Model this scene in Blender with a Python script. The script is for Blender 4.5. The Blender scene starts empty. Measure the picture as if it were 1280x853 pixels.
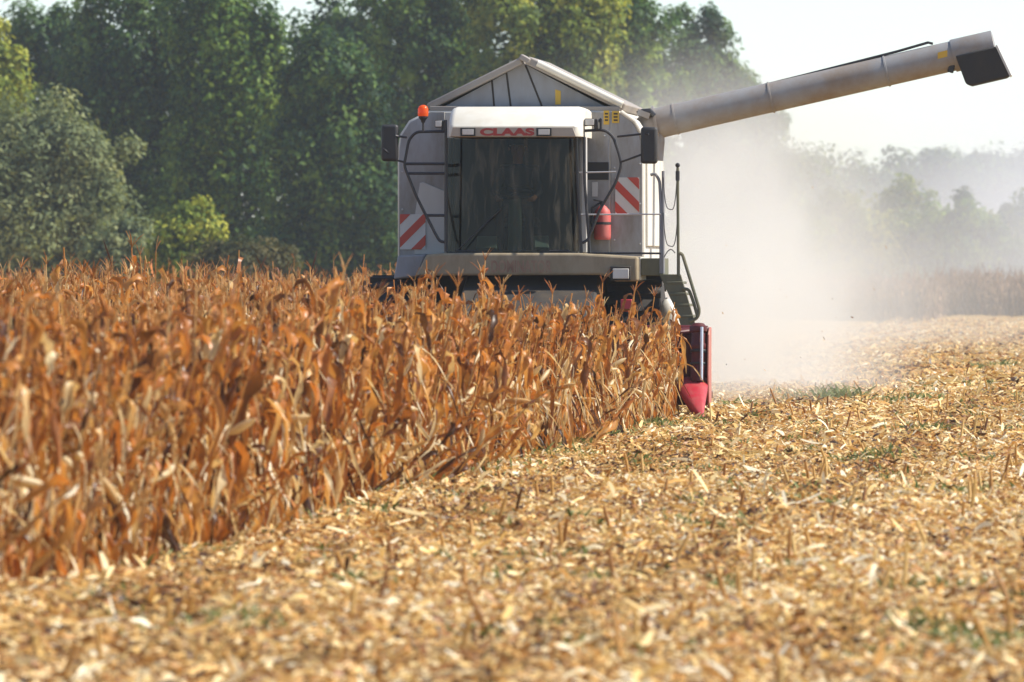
import bpy, bmesh, math, random
import numpy as np
from mathutils import Vector, Matrix, Euler

rng = np.random.default_rng(7)
random.seed(7)
R = math.radians
S = bpy.context.scene
COL = S.collection

# ------------------------------------------------------------------ camera, sky, sun, exposure
FPX = 10080.0                 # focal length in photograph pixels (1280 wide)
CAMH = 1.70
HOR = 335.0                   # row of the horizon
cam = bpy.data.cameras.new('camera')
cam.sensor_width = 36.0
cam.lens = FPX * 36.0 / 1280.0
cam.clip_start = 0.5
cam.clip_end = 6000
cam.dof.use_dof = True
cam.dof.focus_distance = 91.0
cam.dof.aperture_fstop = 5.8
camo = bpy.data.objects.new('camera', cam)
camo.location = (0, 0, CAMH)
camo.rotation_euler = (R(90) - math.atan((426.5 - HOR) / FPX), 0, 0)
COL.objects.link(camo)
S.camera = camo

SUN_EL = R(47)
SUN_AZ = R(89)                # clockwise from +Y (away from the camera) towards +X
sun_vec = Vector((math.sin(SUN_AZ) * math.cos(SUN_EL), math.cos(SUN_AZ) * math.cos(SUN_EL), math.sin(SUN_EL)))
W = bpy.data.worlds.new('World')
S.world = W
W.use_nodes = True
nt = W.node_tree
sky = nt.nodes.new('ShaderNodeTexSky')
sky.sky_type = 'NISHITA'
sky.sun_disc = False
sky.sun_elevation = SUN_EL
sky.sun_rotation = SUN_AZ
sky.air_density = 0.75
sky.dust_density = 0.4
sky.ozone_density = 1.1
nt.links.new(sky.outputs[0], nt.nodes['Background'].inputs[0])
nt.nodes['Background'].inputs[1].default_value = 0.135
sl = bpy.data.lights.new('sun', 'SUN')
sl.energy = 5.0
sl.angle = R(0.5)
sl.color = (1.0, 0.93, 0.82)
so = bpy.data.objects.new('sun', sl)
so.rotation_euler = sun_vec.to_track_quat('Z', 'Y').to_euler()
so.location = (30, 60, 60)
COL.objects.link(so)
vs = S.view_settings
vs.view_transform = 'Standard'
vs.look = 'None'
vs.exposure = 0.60
vs.gamma = 1.0
cy = S.cycles
cy.max_bounces = 8
cy.diffuse_bounces = 3
cy.glossy_bounces = 3
cy.transmission_bounces = 4
cy.transparent_max_bounces = 12
cy.volume_bounces = 2
cy.volume_step_rate = 2.0
cy.volume_max_steps = 128
cy.use_denoising = True
cy.use_adaptive_sampling = True
cy.adaptive_threshold = 0.012
cy.caustics_reflective = False
cy.caustics_refractive = False

# ------------------------------------------------------------------ materials
def new_mat(name):
    m = bpy.data.materials.new(name)
    m.use_nodes = True
    t = m.node_tree
    for n in list(t.nodes):
        t.nodes.remove(n)
    out = t.nodes.new('ShaderNodeOutputMaterial')
    return m, t, out

def node(t, kind, **kw):
    n = t.nodes.new(kind)
    for k, v in kw.items():
        setattr(n, k, v)
    return n

def ramp(t, stops):
    n = t.nodes.new('ShaderNodeValToRGB')
    e = n.color_ramp.elements
    while len(e) < len(stops):
        e.new(0.5)
    for el, (p, c) in zip(e, stops):
        el.position = p
        el.color = (*c, 1)
    return n

def paint(name, col, rough=0.45, dirt=(0.30, 0.24, 0.16), dirt_amt=0.35, metal=0.0, scale=3.0, spec=0.5, streak=True):
    """coated sheet metal with field dust caught on it"""
    m, t, out = new_mat(name)
    b = node(t, 'ShaderNodeBsdfPrincipled')
    tc = node(t, 'ShaderNodeTexCoord')
    mp = node(t, 'ShaderNodeMapping')
    mp.inputs['Scale'].default_value = (1, 1, 0.35 if streak else 1)
    n1 = node(t, 'ShaderNodeTexNoise')
    n1.inputs['Scale'].default_value = scale
    n1.inputs['Detail'].default_value = 7
    n1.inputs['Roughness'].default_value = 0.65
    rp = ramp(t, [(0.38, (0, 0, 0)), (0.72, (1, 1, 1))])
    mul = node(t, 'ShaderNodeMath', operation='MULTIPLY')
    mul.inputs[1].default_value = dirt_amt
    mx = node(t, 'ShaderNodeMix', data_type='RGBA')
    mx.inputs['A'].default_value = (*col, 1)
    mx.inputs['B'].default_value = (*dirt, 1)
    L = t.links.new
    L(tc.outputs['Object'], mp.inputs[0]); L(mp.outputs[0], n1.inputs['Vector'])
    L(n1.outputs['Fac'], rp.inputs[0]); L(rp.outputs[0], mul.inputs[0])
    L(mul.outputs[0], mx.inputs['Factor']); L(mx.outputs['Result'], b.inputs['Base Color'])
    rr = node(t, 'ShaderNodeMapRange')
    rr.inputs['To Min'].default_value = rough
    rr.inputs['To Max'].default_value = min(1, rough + 0.3)
    L(rp.outputs[0], rr.inputs[0]); L(rr.outputs[0], b.inputs['Roughness'])
    b.inputs['Metallic'].default_value = metal
    b.inputs['Specular IOR Level'].default_value = spec
    L(b.outputs[0], out.inputs[0])
    return m

def leafy(name, stops, trans=0.35, rough=0.5, spec=0.3, nscale=9.0, namt=0.18, attr='tint', tcol=None):
    """leaf tissue: colour picked per leaf by the mesh attribute, thin enough to let light through"""
    m, t, out = new_mat(name)
    L = t.links.new
    a = node(t, 'ShaderNodeAttribute', attribute_name=attr)
    g = node(t, 'ShaderNodeNewGeometry')
    n1 = node(t, 'ShaderNodeTexNoise')
    n1.inputs['Scale'].default_value = nscale
    n1.inputs['Detail'].default_value = 3
    L(g.outputs['Position'], n1.inputs['Vector'])
    ma = node(t, 'ShaderNodeMath', operation='MULTIPLY_ADD')
    ma.inputs[1].default_value = namt * 2
    L(n1.outputs['Fac'], ma.inputs[0])
    sb = node(t, 'ShaderNodeMath', operation='SUBTRACT')
    sb.inputs[1].default_value = namt
    L(a.outputs['Fac'], ma.inputs[2]); L(ma.outputs[0], sb.inputs[0])
    rp = ramp(t, stops)
    L(sb.outputs[0], rp.inputs[0])
    b = node(t, 'ShaderNodeBsdfPrincipled')
    b.inputs['Roughness'].default_value = rough
    b.inputs['Specular IOR Level'].default_value = spec
    L(rp.outputs[0], b.inputs['Base Color'])
    tr = node(t, 'ShaderNodeBsdfTranslucent')
    if tcol:
        hm = node(t, 'ShaderNodeMix', data_type='RGBA', blend_type='MULTIPLY')
        hm.inputs['Factor'].default_value = 1.0
        hm.inputs['B'].default_value = (*tcol, 1)
        L(rp.outputs[0], hm.inputs['A']); L(hm.outputs['Result'], tr.inputs['Color'])
    else:
        L(rp.outputs[0], tr.inputs['Color'])
    ms = node(t, 'ShaderNodeMixShader')
    ms.inputs[0].default_value = trans
    L(b.outputs[0], ms.inputs[1]); L(tr.outputs[0], ms.inputs[2])
    L(ms.outputs[0], out.inputs[0])
    return m

M = {}
M['white'] = paint('white_paint', (0.66, 0.64, 0.58), 0.42, dirt=(0.34, 0.27, 0.17), dirt_amt=0.55)
M['roofwhite'] = paint('roof_white_paint', (0.70, 0.67, 0.58), 0.4, dirt=(0.46, 0.38, 0.26), dirt_amt=0.5)
M['grey'] = paint('grey_panel_paint', (0.34, 0.34, 0.345), 0.45, dirt=(0.19, 0.16, 0.11), dirt_amt=0.8, scale=4.5)
M['palegrey'] = paint('pale_grey_and_sun_patch', (0.56, 0.55, 0.52), 0.42, dirt=(0.4, 0.34, 0.26), dirt_amt=0.3)  # pale fittings; also the painted sun patch on the left front panel
M['canvas'] = paint('tank_sheet', (0.27, 0.28, 0.30), 0.6, dirt=(0.20, 0.18, 0.15), dirt_amt=0.5, scale=5)
M['lid'] = paint('lid_paint', (0.30, 0.27, 0.24), 0.5, dirt=(0.25, 0.2, 0.15), dirt_amt=0.5)
M['dusty'] = paint('dusty_beam_paint', (0.30, 0.245, 0.16), 0.7, dirt=(0.15, 0.11, 0.06), dirt_amt=0.6, scale=6)
M['fascia'] = paint('fascia_paint', (0.40, 0.35, 0.28), 0.5, dirt=(0.35, 0.28, 0.2), dirt_amt=0.4)
M['auger'] = paint('auger_paint', (0.29, 0.285, 0.28), 0.45, dirt=(0.22, 0.15, 0.09), dirt_amt=0.75, scale=2.5, streak=False)
M['black'] = paint('black_plastic', (0.018, 0.018, 0.02), 0.45, dirt=(0.12, 0.1, 0.07), dirt_amt=0.15)
M['rail'] = paint('black_rail_paint', (0.02, 0.02, 0.024), 0.4, dirt=(0.15, 0.12, 0.09), dirt_amt=0.15)
M['silver'] = paint('bare_steel', (0.55, 0.55, 0.55), 0.35, metal=0.6, dirt_amt=0.2)
M['dark'] = paint('dark_underbody', (0.018, 0.017, 0.017), 0.7, dirt=(0.10, 0.07, 0.04), dirt_amt=0.5)
M['rubber'] = paint('tyre_rubber', (0.022, 0.022, 0.023), 0.8, dirt=(0.16, 0.12, 0.08), dirt_amt=0.25)
M['olive'] = paint('olive_green_paint', (0.085, 0.09, 0.05), 0.5, dirt=(0.30, 0.25, 0.16), dirt_amt=0.5)
M['red'] = paint('red_header_paint', (0.42, 0.025, 0.03), 0.35, dirt=(0.25, 0.12, 0.08), dirt_amt=0.25)
M['snout'] = paint('red_snout_plastic', (0.40, 0.014, 0.028), 0.45, dirt=(0.30, 0.09, 0.07), dirt_amt=0.6, scale=7)
M['darkred'] = paint('dark_red_paint', (0.09, 0.010, 0.012), 0.28, dirt=(0.10, 0.05, 0.035), dirt_amt=0.4, spec=0.3)
M['dustyred'] = paint('dusty_red_plate', (0.40, 0.10, 0.085), 0.6, dirt=(0.42, 0.30, 0.22), dirt_amt=0.8, scale=5)
M['extred'] = paint('extinguisher_red', (0.48, 0.05, 0.05), 0.5, dirt=(0.42, 0.25, 0.2), dirt_amt=0.5, scale=6)
M['signred'] = paint('warning_red', (0.55, 0.06, 0.035), 0.4, dirt_amt=0.15)
M['signwhite'] = paint('warning_white', (0.66, 0.65, 0.62), 0.4, dirt_amt=0.2)
M['yellow'] = paint('yellow_sticker', (0.62, 0.38, 0.03), 0.5, dirt_amt=0.2)
M['letter'] = paint('red_lettering', (0.36, 0.03, 0.025), 0.45, dirt=(0.35, 0.2, 0.15), dirt_amt=0.2)
M['faded'] = paint('faded_red_lettering', (0.23, 0.125, 0.08), 0.6, dirt=(0.42, 0.33, 0.22), dirt_amt=0.6, scale=14)
M['seat'] = paint('seat_fabric', (0.03, 0.03, 0.035), 0.9, dirt_amt=0.1)
M['teal'] = paint('console_plastic', (0.14, 0.27, 0.27), 0.5, dirt_amt=0.15)
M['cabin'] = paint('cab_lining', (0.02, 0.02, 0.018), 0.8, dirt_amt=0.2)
M['skin'] = paint('skin', (0.45, 0.24, 0.16), 0.55, dirt_amt=0.0)
M['shirt'] = paint('dark_shirt', (0.05, 0.06, 0.10), 0.9, dirt_amt=0.1)
M['trousers'] = paint('dark_trousers', (0.03, 0.032, 0.04), 0.9, dirt_amt=0.1)
M['hair'] = paint('dark_hair', (0.02, 0.014, 0.01), 0.6, dirt_amt=0.0)
M['chrome'] = paint('mirror_and_drum_highlight', (0.75, 0.74, 0.74), 0.2, metal=0.75, dirt_amt=0.1)  # mirror faces, and the rod that draws the drum's highlight

def glass_mat(name, tint, refl=1.0):
    m, t, out = new_mat(name)
    L = t.links.new
    tr = node(t, 'ShaderNodeBsdfTransparent'); tr.inputs[0].default_value = (*tint, 1)
    gl = node(t, 'ShaderNodeBsdfGlossy'); gl.inputs['Roughness'].default_value = 0.02
    fr = node(t, 'ShaderNodeFresnel'); fr.inputs[0].default_value = 1.5
    mu = node(t, 'ShaderNodeMath', operation='MULTIPLY'); mu.inputs[1].default_value = refl
    df = node(t, 'ShaderNodeBsdfDiffuse'); df.inputs[0].default_value = (0.30, 0.25, 0.18, 1)
    tc = node(t, 'ShaderNodeTexCoord')
    mp = node(t, 'ShaderNodeMapping'); mp.inputs['Scale'].default_value = (3.2, 1, 0.45)
    nz = node(t, 'ShaderNodeTexNoise'); nz.inputs['Scale'].default_value = 4.0; nz.inputs['Detail'].default_value = 7; nz.inputs['Roughness'].default_value = 0.65; nz.inputs['Distortion'].default_value = 0.6
    rp = ramp(t, [(0.50, (0.001, 0.001, 0.001)), (0.74, (0.34, 0.34, 0.34))])  # streaks paint reflections of the corn into the glass along with its dust
    L(tc.outputs['Object'], mp.inputs[0]); L(mp.outputs[0], nz.inputs['Vector']); L(nz.outputs['Fac'], rp.inputs[0])
    m1 = node(t, 'ShaderNodeMixShader'); m2 = node(t, 'ShaderNodeMixShader')
    L(rp.outputs[0], m1.inputs[0]); L(tr.outputs[0], m1.inputs[1]); L(df.outputs[0], m1.inputs[2])
    L(fr.outputs[0], mu.inputs[0]); L(mu.outputs[0], m2.inputs[0])
    L(m1.outputs[0], m2.inputs[1]); L(gl.outputs[0], m2.inputs[2])
    L(m2.outputs[0], out.inputs[0])
    return m
M['glass'] = glass_mat('glass_dust_and_reflections', (0.27, 0.25, 0.20), 0.45)
M['lens'] = paint('lamp_lens', (0.62, 0.60, 0.55), 0.15, dirt_amt=0.2)
m, t, out = new_mat('orange_beacon_plastic')
b = node(t, 'ShaderNodeBsdfPrincipled'); b.inputs['Base Color'].default_value = (0.85, 0.16, 0.02, 1); b.inputs['Roughness'].default_value = 0.2
tr = node(t, 'ShaderNodeBsdfTranslucent'); tr.inputs[0].default_value = (1.0, 0.22, 0.03, 1)
ms = node(t, 'ShaderNodeMixShader'); ms.inputs[0].default_value = 0.5
t.links.new(b.outputs[0], ms.inputs[1]); t.links.new(tr.outputs[0], ms.inputs[2]); t.links.new(ms.outputs[0], out.inputs[0])
M['beacon'] = m

CORN_STOPS = [(0.0, (0.07, 0.035, 0.018)), (0.18, (0.21, 0.085, 0.028)), (0.34, (0.53, 0.195, 0.04)), (0.52, (0.64, 0.33, 0.085)),
              (0.70, (0.68, 0.49, 0.22)), (0.86, (0.76, 0.63, 0.37)), (1.0, (0.88, 0.80, 0.58))]
M['corn'] = leafy('dry_corn_leaf', CORN_STOPS, trans=0.40, rough=0.40, spec=0.45, nscale=14, namt=0.12, tcol=(1.0, 0.86, 0.62))
LIT_STOPS = [(0.0, (0.055, 0.028, 0.016)), (0.2, (0.33, 0.14, 0.04)), (0.42, (0.62, 0.33, 0.085)), (0.65, (0.78, 0.55, 0.20)),
             (0.85, (0.83, 0.67, 0.36)), (1.0, (0.88, 0.80, 0.58))]
M['litter'] = leafy('corn_residue', LIT_STOPS, trans=0.22, rough=0.5, spec=0.4, nscale=20, namt=0.10)
M['farcorn'] = leafy('distant_dry_corn', [(0.0, (0.14, 0.08, 0.05)), (0.5, (0.34, 0.20, 0.12)), (1.0, (0.52, 0.38, 0.24))], trans=0.3, nscale=3)
M['weed'] = leafy('green_weed', [(0.0, (0.07, 0.11, 0.025)), (0.6, (0.17, 0.21, 0.06)), (1.0, (0.38, 0.34, 0.14))], trans=0.35)

# ------------------------------------------------------------------ helpers
def tag(o, label=None, cat=None, group=None, kind=None):
    if label: o['label'] = label
    if cat: o['category'] = cat
    if group: o['group'] = group
    if kind: o['kind'] = kind
    return o

def empty(name, loc, rz=0.0):
    o = bpy.data.objects.new(name, None)
    o.location = loc
    o.rotation_euler = (0, 0, rz)
    o.empty_display_size = 0.3
    COL.objects.link(o)
    return o

def link(name, me, parent=None):
    o = bpy.data.objects.new(name, me)
    COL.objects.link(o)
    if parent is not None:
        o.parent = parent
    return o

def np_mesh(name, V, F, mat, tint=None, smooth=False):
    """V (n,3), F (m,4) -> mesh, one material, optional per-vertex 'tint'"""
    me = bpy.data.meshes.new(name)
    V = np.ascontiguousarray(V, dtype=np.float32); F = np.ascontiguousarray(F, dtype=np.int32)
    k = F.shape[1]
    me.vertices.add(len(V)); me.vertices.foreach_set('co', V.ravel())
    me.loops.add(F.size); me.loops.foreach_set('vertex_index', F.ravel())
    me.polygons.add(len(F)); me.polygons.foreach_set('loop_start', np.arange(0, F.size, k, dtype=np.int32))
    if tint is not None:
        at = me.attributes.new('tint', 'FLOAT', 'POINT')
        at.data.foreach_set('value', np.ascontiguousarray(tint, dtype=np.float32))
    me.update(calc_edges=True)
    if smooth:
        me.polygons.foreach_set('use_smooth', np.ones(len(F), dtype=bool))
    me.materials.append(mat)
    return me

class MB:
    def __init__(self):
        self.v = []; self.f = []; self.m = []; self.mi = 0
    def add(self, vs, fs):
        o = len(self.v)
        self.v += [Vector(p) for p in vs]
        for f in fs:
            self.f.append([i + o for i in f]); self.m.append(self.mi)
        return self
    def box(self, x0, x1, y0, y1, z0, z1):
        return self.add([(x, y, z) for x in (x0, x1) for y in (y0, y1) for z in (z0, z1)],
                        [(0, 1, 3, 2), (4, 6, 7, 5), (0, 4, 5, 1), (2, 3, 7, 6), (0, 2, 6, 4), (1, 5, 7, 3)])
    def boxc(self, c, size, rot=(0, 0, 0)):
        mt = Euler(rot).to_matrix(); c = Vector(c)
        a, b_, d = [s / 2 for s in size]
        return self.add([c + mt @ Vector((x, y, z)) for x in (-a, a) for y in (-b_, b_) for z in (-d, d)],
                        [(0, 1, 3, 2), (4, 6, 7, 5), (0, 4, 5, 1), (2, 3, 7, 6), (0, 2, 6, 4), (1, 5, 7, 3)])
    def prism(self, pts, ext):
        """polygon of 3-D points pushed along ext"""
        n = len(pts); e = Vector(ext)
        vs = [Vector(p) for p in pts] + [Vector(p) + e for p in pts]
        fs = [tuple(range(n)), tuple(range(2 * n - 1, n - 1, -1))]
        fs += [(i, (i + 1) % n, (i + 1) % n + n, i + n) for i in range(n)]
        return self.add(vs, fs)
    def tube(self, pts, r, n=8, cap=True):
        pts = [Vector(p) for p in pts]
        rs = r if isinstance(r, (list, tuple)) else [r] * len(pts)
        T = []
        for i in range(len(pts)):
            d = pts[min(i + 1, len(pts) - 1)] - pts[max(i - 1, 0)]
            T.append(d.normalized())
        up = Vector((0, 0, 1)) if abs(T[0].z) < 0.9 else Vector((1, 0, 0))
        u = T[0].cross(up).normalized()
        vs = []; fs = []
        for i, p in enumerate(pts):
            u = (u - T[i] * u.dot(T[i])).normalized()
            w = T[i].cross(u)
            for k in range(n):
                a = 2 * math.pi * k / n
                vs.append(p + (u * math.cos(a) + w * math.sin(a)) * rs[i])
        for i in range(len(pts) - 1):
            for k in range(n):
                fs.append((i * n + k, i * n + (k + 1) % n, (i + 1) * n + (k + 1) % n, (i + 1) * n + k))
        if cap:
            fs.append(tuple(range(n - 1, -1, -1)))
            fs.append(tuple((len(pts) - 1) * n + k for k in range(n)))
        return self.add(vs, fs)
    def lathe(self, prof, origin, axis=(0, 0, 1), n=20):
        """prof: list of (radius, height along axis)"""
        q = Vector((0, 0, 1)).rotation_difference(Vector(axis).normalized()); o = Vector(origin)
        vs = []; fs = []
        for r, h in prof:
            for k in range(n):
                a = 2 * math.pi * k / n
                vs.append(o + q @ Vector((r * math.cos(a), r * math.sin(a), h)))
        for i in range(len(prof) - 1):
            for k in range(n):
                fs.append((i * n + k, i * n + (k + 1) % n, (i + 1) * n + (k + 1) % n, (i + 1) * n + k))
        fs.append(tuple(range(n - 1, -1, -1)))
        fs.append(tuple((len(prof) - 1) * n + k for k in range(n)))
        return self.add(vs, fs)
    def loft(self, rings):
        n = len(rings[0]); vs = [p for r in rings for p in r]; fs = []
        for i in range(len(rings) - 1):
            for k in range(n):
                fs.append((i * n + k, i * n + (k + 1) % n, (i + 1) * n + (k + 1) % n, (i + 1) * n + k))
        fs.append(tuple(range(n - 1, -1, -1)))
        fs.append(tuple((len(rings) - 1) * n + k for k in range(n)))
        return self.add(vs, fs)
    def build(self, name, mats, parent=None, bevel=0.0, smooth=True, seg=2):
        me = bpy.data.meshes.new(name)
        me.from_pydata([tuple(p) for p in self.v], [], self.f)
        mats = mats if isinstance(mats, (list, tuple)) else [mats]
        for mm in mats: me.materials.append(mm)
        me.polygons.foreach_set('material_index', self.m)
        bm = bmesh.new(); bm.from_mesh(me)
        bmesh.ops.recalc_face_normals(bm, faces=bm.faces)
        bm.to_mesh(me); bm.free()
        if smooth:
            me.polygons.foreach_set('use_smooth', [True] * len(me.polygons))
            me.set_sharp_from_angle(angle=R(38))
        o = link(name, me, parent)
        if bevel:
            bv = o.modifiers.new('bevel', 'BEVEL'); bv.width = bevel; bv.segments = seg
            bv.limit_method = 'ANGLE'; bv.angle_limit = R(35)
        return o

def arc(pts, rad=0.05, n=4):
    """polyline with rounded corners"""
    pts = [Vector(p) for p in pts]; outp = [pts[0]]
    for i in range(1, len(pts) - 1):
        a, b_, c = pts[i - 1], pts[i], pts[i + 1]
        d1 = (a - b_); d2 = (c - b_)
        r = min(rad, d1.length * 0.45, d2.length * 0.45)
        p1 = b_ + d1.normalized() * r; p2 = b_ + d2.normalized() * r
        for k in range(n + 1):
            s = k / n
            outp.append(p1.lerp(b_, s).lerp(b_.lerp(p2, s), s))
    outp.append(pts[-1])
    return outp

def text_part(body, name, width, height, origin, mat, parent, shear=0.0, bold=0.0, depth=0.004):
    """raised lettering on a face that looks along -Y: origin is the lower left corner"""
    cu = bpy.data.curves.new(name, 'FONT'); cu.body = body; cu.size = 1.0; cu.offset = bold; cu.extrude = 0.5; cu.shear = shear
    to = bpy.data.objects.new(name, cu); COL.objects.link(to)
    bpy.context.view_layer.update()
    me = bpy.data.meshes.new_from_object(to.evaluated_get(bpy.context.evaluated_depsgraph_get()))
    bpy.data.objects.remove(to); bpy.data.curves.remove(cu)
    co = np.zeros(len(me.vertices) * 3, dtype=np.float32); me.vertices.foreach_get('co', co); co = co.reshape(-1, 3)
    lo = co.min(0); hi = co.max(0)
    x = (co[:, 0] - lo[0]) / (hi[0] - lo[0]) * width; z = (co[:, 1] - lo[1]) / (hi[1] - lo[1]) * height; y = -(co[:, 2] + 0.5) * depth
    me.vertices.foreach_set('co', np.stack([x + origin[0], y + origin[1], z + origin[2]], 1).astype(np.float32).ravel())
    me.update(); me.materials.clear(); me.materials.append(mat); me.name = name
    return link(name, me, parent)

# ------------------------------------------------------------------ ground
ANG = -math.atan(0.089)
OX, OY = -0.35, 90.0            # where the machine stands: its local x runs to picture right, local y away from the camera
ca, sa = math.cos(ANG), math.sin(ANG)
def to_local(x, y):
    dx = x - OX; dy = y - OY
    return dx * ca + dy * sa, -dx * sa + dy * ca
def to_world(lx, ly):
    return OX + lx * ca - ly * sa, OY + lx * sa + ly * ca

def ground_h(x, y):
    """gentle waves, old row ridges and clods of the field"""
    x = np.asarray(x, dtype=np.float64); y = np.asarray(y, dtype=np.float64)
    lx, ly = to_local(x, y)
    h = 0.030 * np.sin(2 * np.pi * (lx + 0.1) / 0.75) * (0.6 + 0.4 * np.sin(ly * 0.31))
    h += 0.030 * np.sin(x * 0.83 + y * 0.21 + 1.0) + 0.03 * np.sin(y * 0.36 - x * 0.2) + 0.018 * np.sin(x * 2.7 - y * 0.9) + 0.015 * np.sin(x * 1.3 + y * 1.7)
    fade = np.clip((420 - y) / 100, 0, 1) * (1 - np.exp(-((lx - 2.3) / 1.6) ** 2 - ((ly + 4) / 7) ** 2))
    return h * fade

def lines(lo, a, b_, hi, fine):
    c = list(np.arange(a, b_, fine))
    s = fine; p = a
    while p > lo:
        s *= 1.35; p -= s; c.insert(0, max(p, lo))
    s = fine; p = b_
    while p < hi:
        s *= 1.35; c.append(min(p, hi)); p += s
    c.append(hi)
    return np.unique(np.array(c))
gx = lines(-700, -14, 20, 700, 0.19)
gy = lines(-150, 18, 150, 1200, 0.35)
GX, GY = np.meshgrid(gx, gy)
GV = np.stack([GX.ravel(), GY.ravel(), ground_h(GX, GY).ravel()], 1)
nx, ny = len(gx), len(gy)
ii = (np.arange(ny - 1)[:, None] * nx + np.arange(nx - 1)[None, :]).ravel()
GF = np.stack([ii, ii + 1, ii + nx + 1, ii + nx], 1)
m, t, out = new_mat('field_soil')
b = node(t, 'ShaderNodeBsdfPrincipled'); b.inputs['Roughness'].default_value = 0.9; b.inputs['Specular IOR Level'].default_value = 0.1
g = node(t, 'ShaderNodeNewGeometry')
n1 = node(t, 'ShaderNodeTexNoise'); n1.inputs['Scale'].default_value = 7; n1.inputs['Detail'].default_value = 8; n1.inputs['Roughness'].default_value = 0.7
n2 = node(t, 'ShaderNodeTexNoise'); n2.inputs['Scale'].default_value = 0.35; n2.inputs['Detail'].default_value = 4
rp = ramp(t, [(0.3, (0.13, 0.07, 0.035)), (0.5, (0.38, 0.23, 0.09)), (0.68, (0.62, 0.43, 0.20))])
rp2 = ramp(t, [(0.40, (1, 1, 1)), (0.70, (0.80, 0.86, 0.62))])
mx = node(t, 'ShaderNodeMix', data_type='RGBA', blend_type='MULTIPLY'); mx.inputs['Factor'].default_value = 1
L = t.links.new
L(g.outputs['Position'], n1.inputs['Vector']); L(g.outputs['Position'], n2.inputs['Vector'])
L(n1.outputs['Fac'], rp.inputs[0]); L(n2.outputs['Fac'], rp2.inputs[0])
L(rp.outputs[0], mx.inputs['A']); L(rp2.outputs[0], mx.inputs['B']); L(mx.outputs['Result'], b.inputs['Base Color'])
bp = node(t, 'ShaderNodeBump'); bp.inputs['Strength'].default_value = 0.8; bp.inputs['Distance'].default_value = 0.05
L(n1.outputs['Fac'], bp.inputs['Height']); L(bp.outputs[0], b.inputs['Normal']); L(b.outputs[0], out.inputs[0])
tag(link('ground', np_mesh('ground', GV, GF, m, smooth=True)), kind='structure')

# ------------------------------------------------------------------ the combine
def P(px, py, yl):
    """point of the machine seen at this place of the photograph, on its own cross plane yl"""
    kx = (px - 640) / FPX; kz = -(py - HOR) / FPX
    # local y of C + s*(kx,1,kz) equals yl
    def ly(s): return to_local(kx * s, s)[1]
    a0 = ly(0.0); a1 = ly(1.0)
    s = (yl - a0) / (a1 - a0)
    lx, _ = to_local(kx * s, s)
    return Vector((lx, yl, CAMH + kz * s))

H = empty('combine_harvester', (OX, OY, 0), ANG)
tag(H, 'white combine harvester with a long unloading auger cutting its way into the dry corn', 'combine harvester')

# body behind the cab
Yb = 4.3
outl = [(497, 326), (497, 188), (500, 168), (511, 151), (537, 138), (773, 138), (791, 150), (801, 166), (805, 188), (805, 326)]
pb = [P(x, y, Yb) for x, y in outl]
body = MB().prism(pb, (0, 2.9, 0)).build('body', M['white'], H, bevel=0.03)
# raised sheet panels on its front, with the seams left open between them
def panel(name, pts, mat, y=Yb, th=0.018):
    return MB().prism([P(px, py, y) for px, py in pts], (0, -th, 0)).build(name, mat, body, bevel=0.006)
panel('front_panel', [(499, 324), (499, 190), (502, 170), (513, 153), (538, 140), (556, 140), (556, 324)], M['grey'])
panel('front_panel', [(727, 324), (727, 140), (761.5, 140), (761.5, 324)], M['grey'])
panel('front_panel', [(763.5, 324), (763.5, 140), (772, 140), (790, 152), (799, 167), (803, 190), (803, 324)], M['grey'])
panel('panel_sun_patch', [(518, 318), (519, 268), (525, 229), (529, 228), (556, 239), (556, 318)], M['palegrey'], Yb - 0.019, 0.012)  # sunlit patch on the left panel, painted as a paler plate
panel('grille_opening', [(735, 225), (735, 203), (761, 203), (761, 225)], M['black'], Yb - 0.019, 0.006)
panel('sticker', [(740, 246), (740, 228), (747, 228), (747, 246)], M['signwhite'], Yb - 0.019, 0.004)
mb = MB()
mb.mi = 0; mb.prism([P(x, y, Yb - 0.019) for x, y in [(754.5, 156), (754.5, 138.5), (761.5, 138.5), (761.5, 156)]], (0, -0.005, 0))
mb.prism([P(x, y, Yb - 0.019) for x, y in [(765, 154), (765, 139), (774, 139), (774, 154)]], (0, -0.005, 0))
mb.mi = 1
for (x0, x1) in ((756, 760), (767, 772)):
    for k in range(3):
        yy = 141.5 + k * 4
        mb.prism([P(x, y, Yb - 0.0245) for x, y in [(x0, yy + 2), (x0, yy), (x1, yy), (x1, yy + 2)]], (0, -0.002, 0))
mb.build('warning_sticker', [M['yellow'], M['dark']], body)
# bolts and hinges along the seam, dark gap on the sides
mb = MB()
for (px, py) in [(503, 215), (503, 262), (800, 205), (800, 255), (800, 305), (768, 210), (768, 300), (738, 170), (756, 170)]:
    p = P(px, py, Yb - 0.018); mb = MB(); mb.lathe([(0.012, 0), (0.012, 0.008), (0.006, 0.012)], p, (0, -1, 0), 8)
    mb.build('bolt', M['silver'], body)
# rear hood that carries on behind the tank, rear axle wheels
xr = pb[-1].x; xl = pb[0].x
mb = MB(); mb.prism([(xl + 0.35, 7.2, 1.0), (xl + 0.35, 7.2, 2.9), (xl + 0.6, 7.2, 3.3), (xr - 0.6, 7.2, 3.3), (xr - 0.35, 7.2, 2.9), (xr - 0.35, 7.2, 1.0)], (0, 1.8, 0))
mb.build('straw_hood', M['white'], H, bevel=0.08)
# cream side panel, lit by the sun, and the shield below it
mb = MB(); mb.box(xr, xr + 0.03, 4.55, 7.1, 1.95, 3.1)
mb.build('side_panel', M['white'], body, bevel=0.012)
mb = MB()
pa = P(838, 418, 4.0); pc_ = P(833, 374, 4.0)
mb.tube([pa, pa.lerp(pc_, 0.6), pa.lerp(pc_, 0.85), pc_], [0.15, 0.135, 0.10, 0.03], 24)
mb.build('side_shield', M['white'], body)

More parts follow.
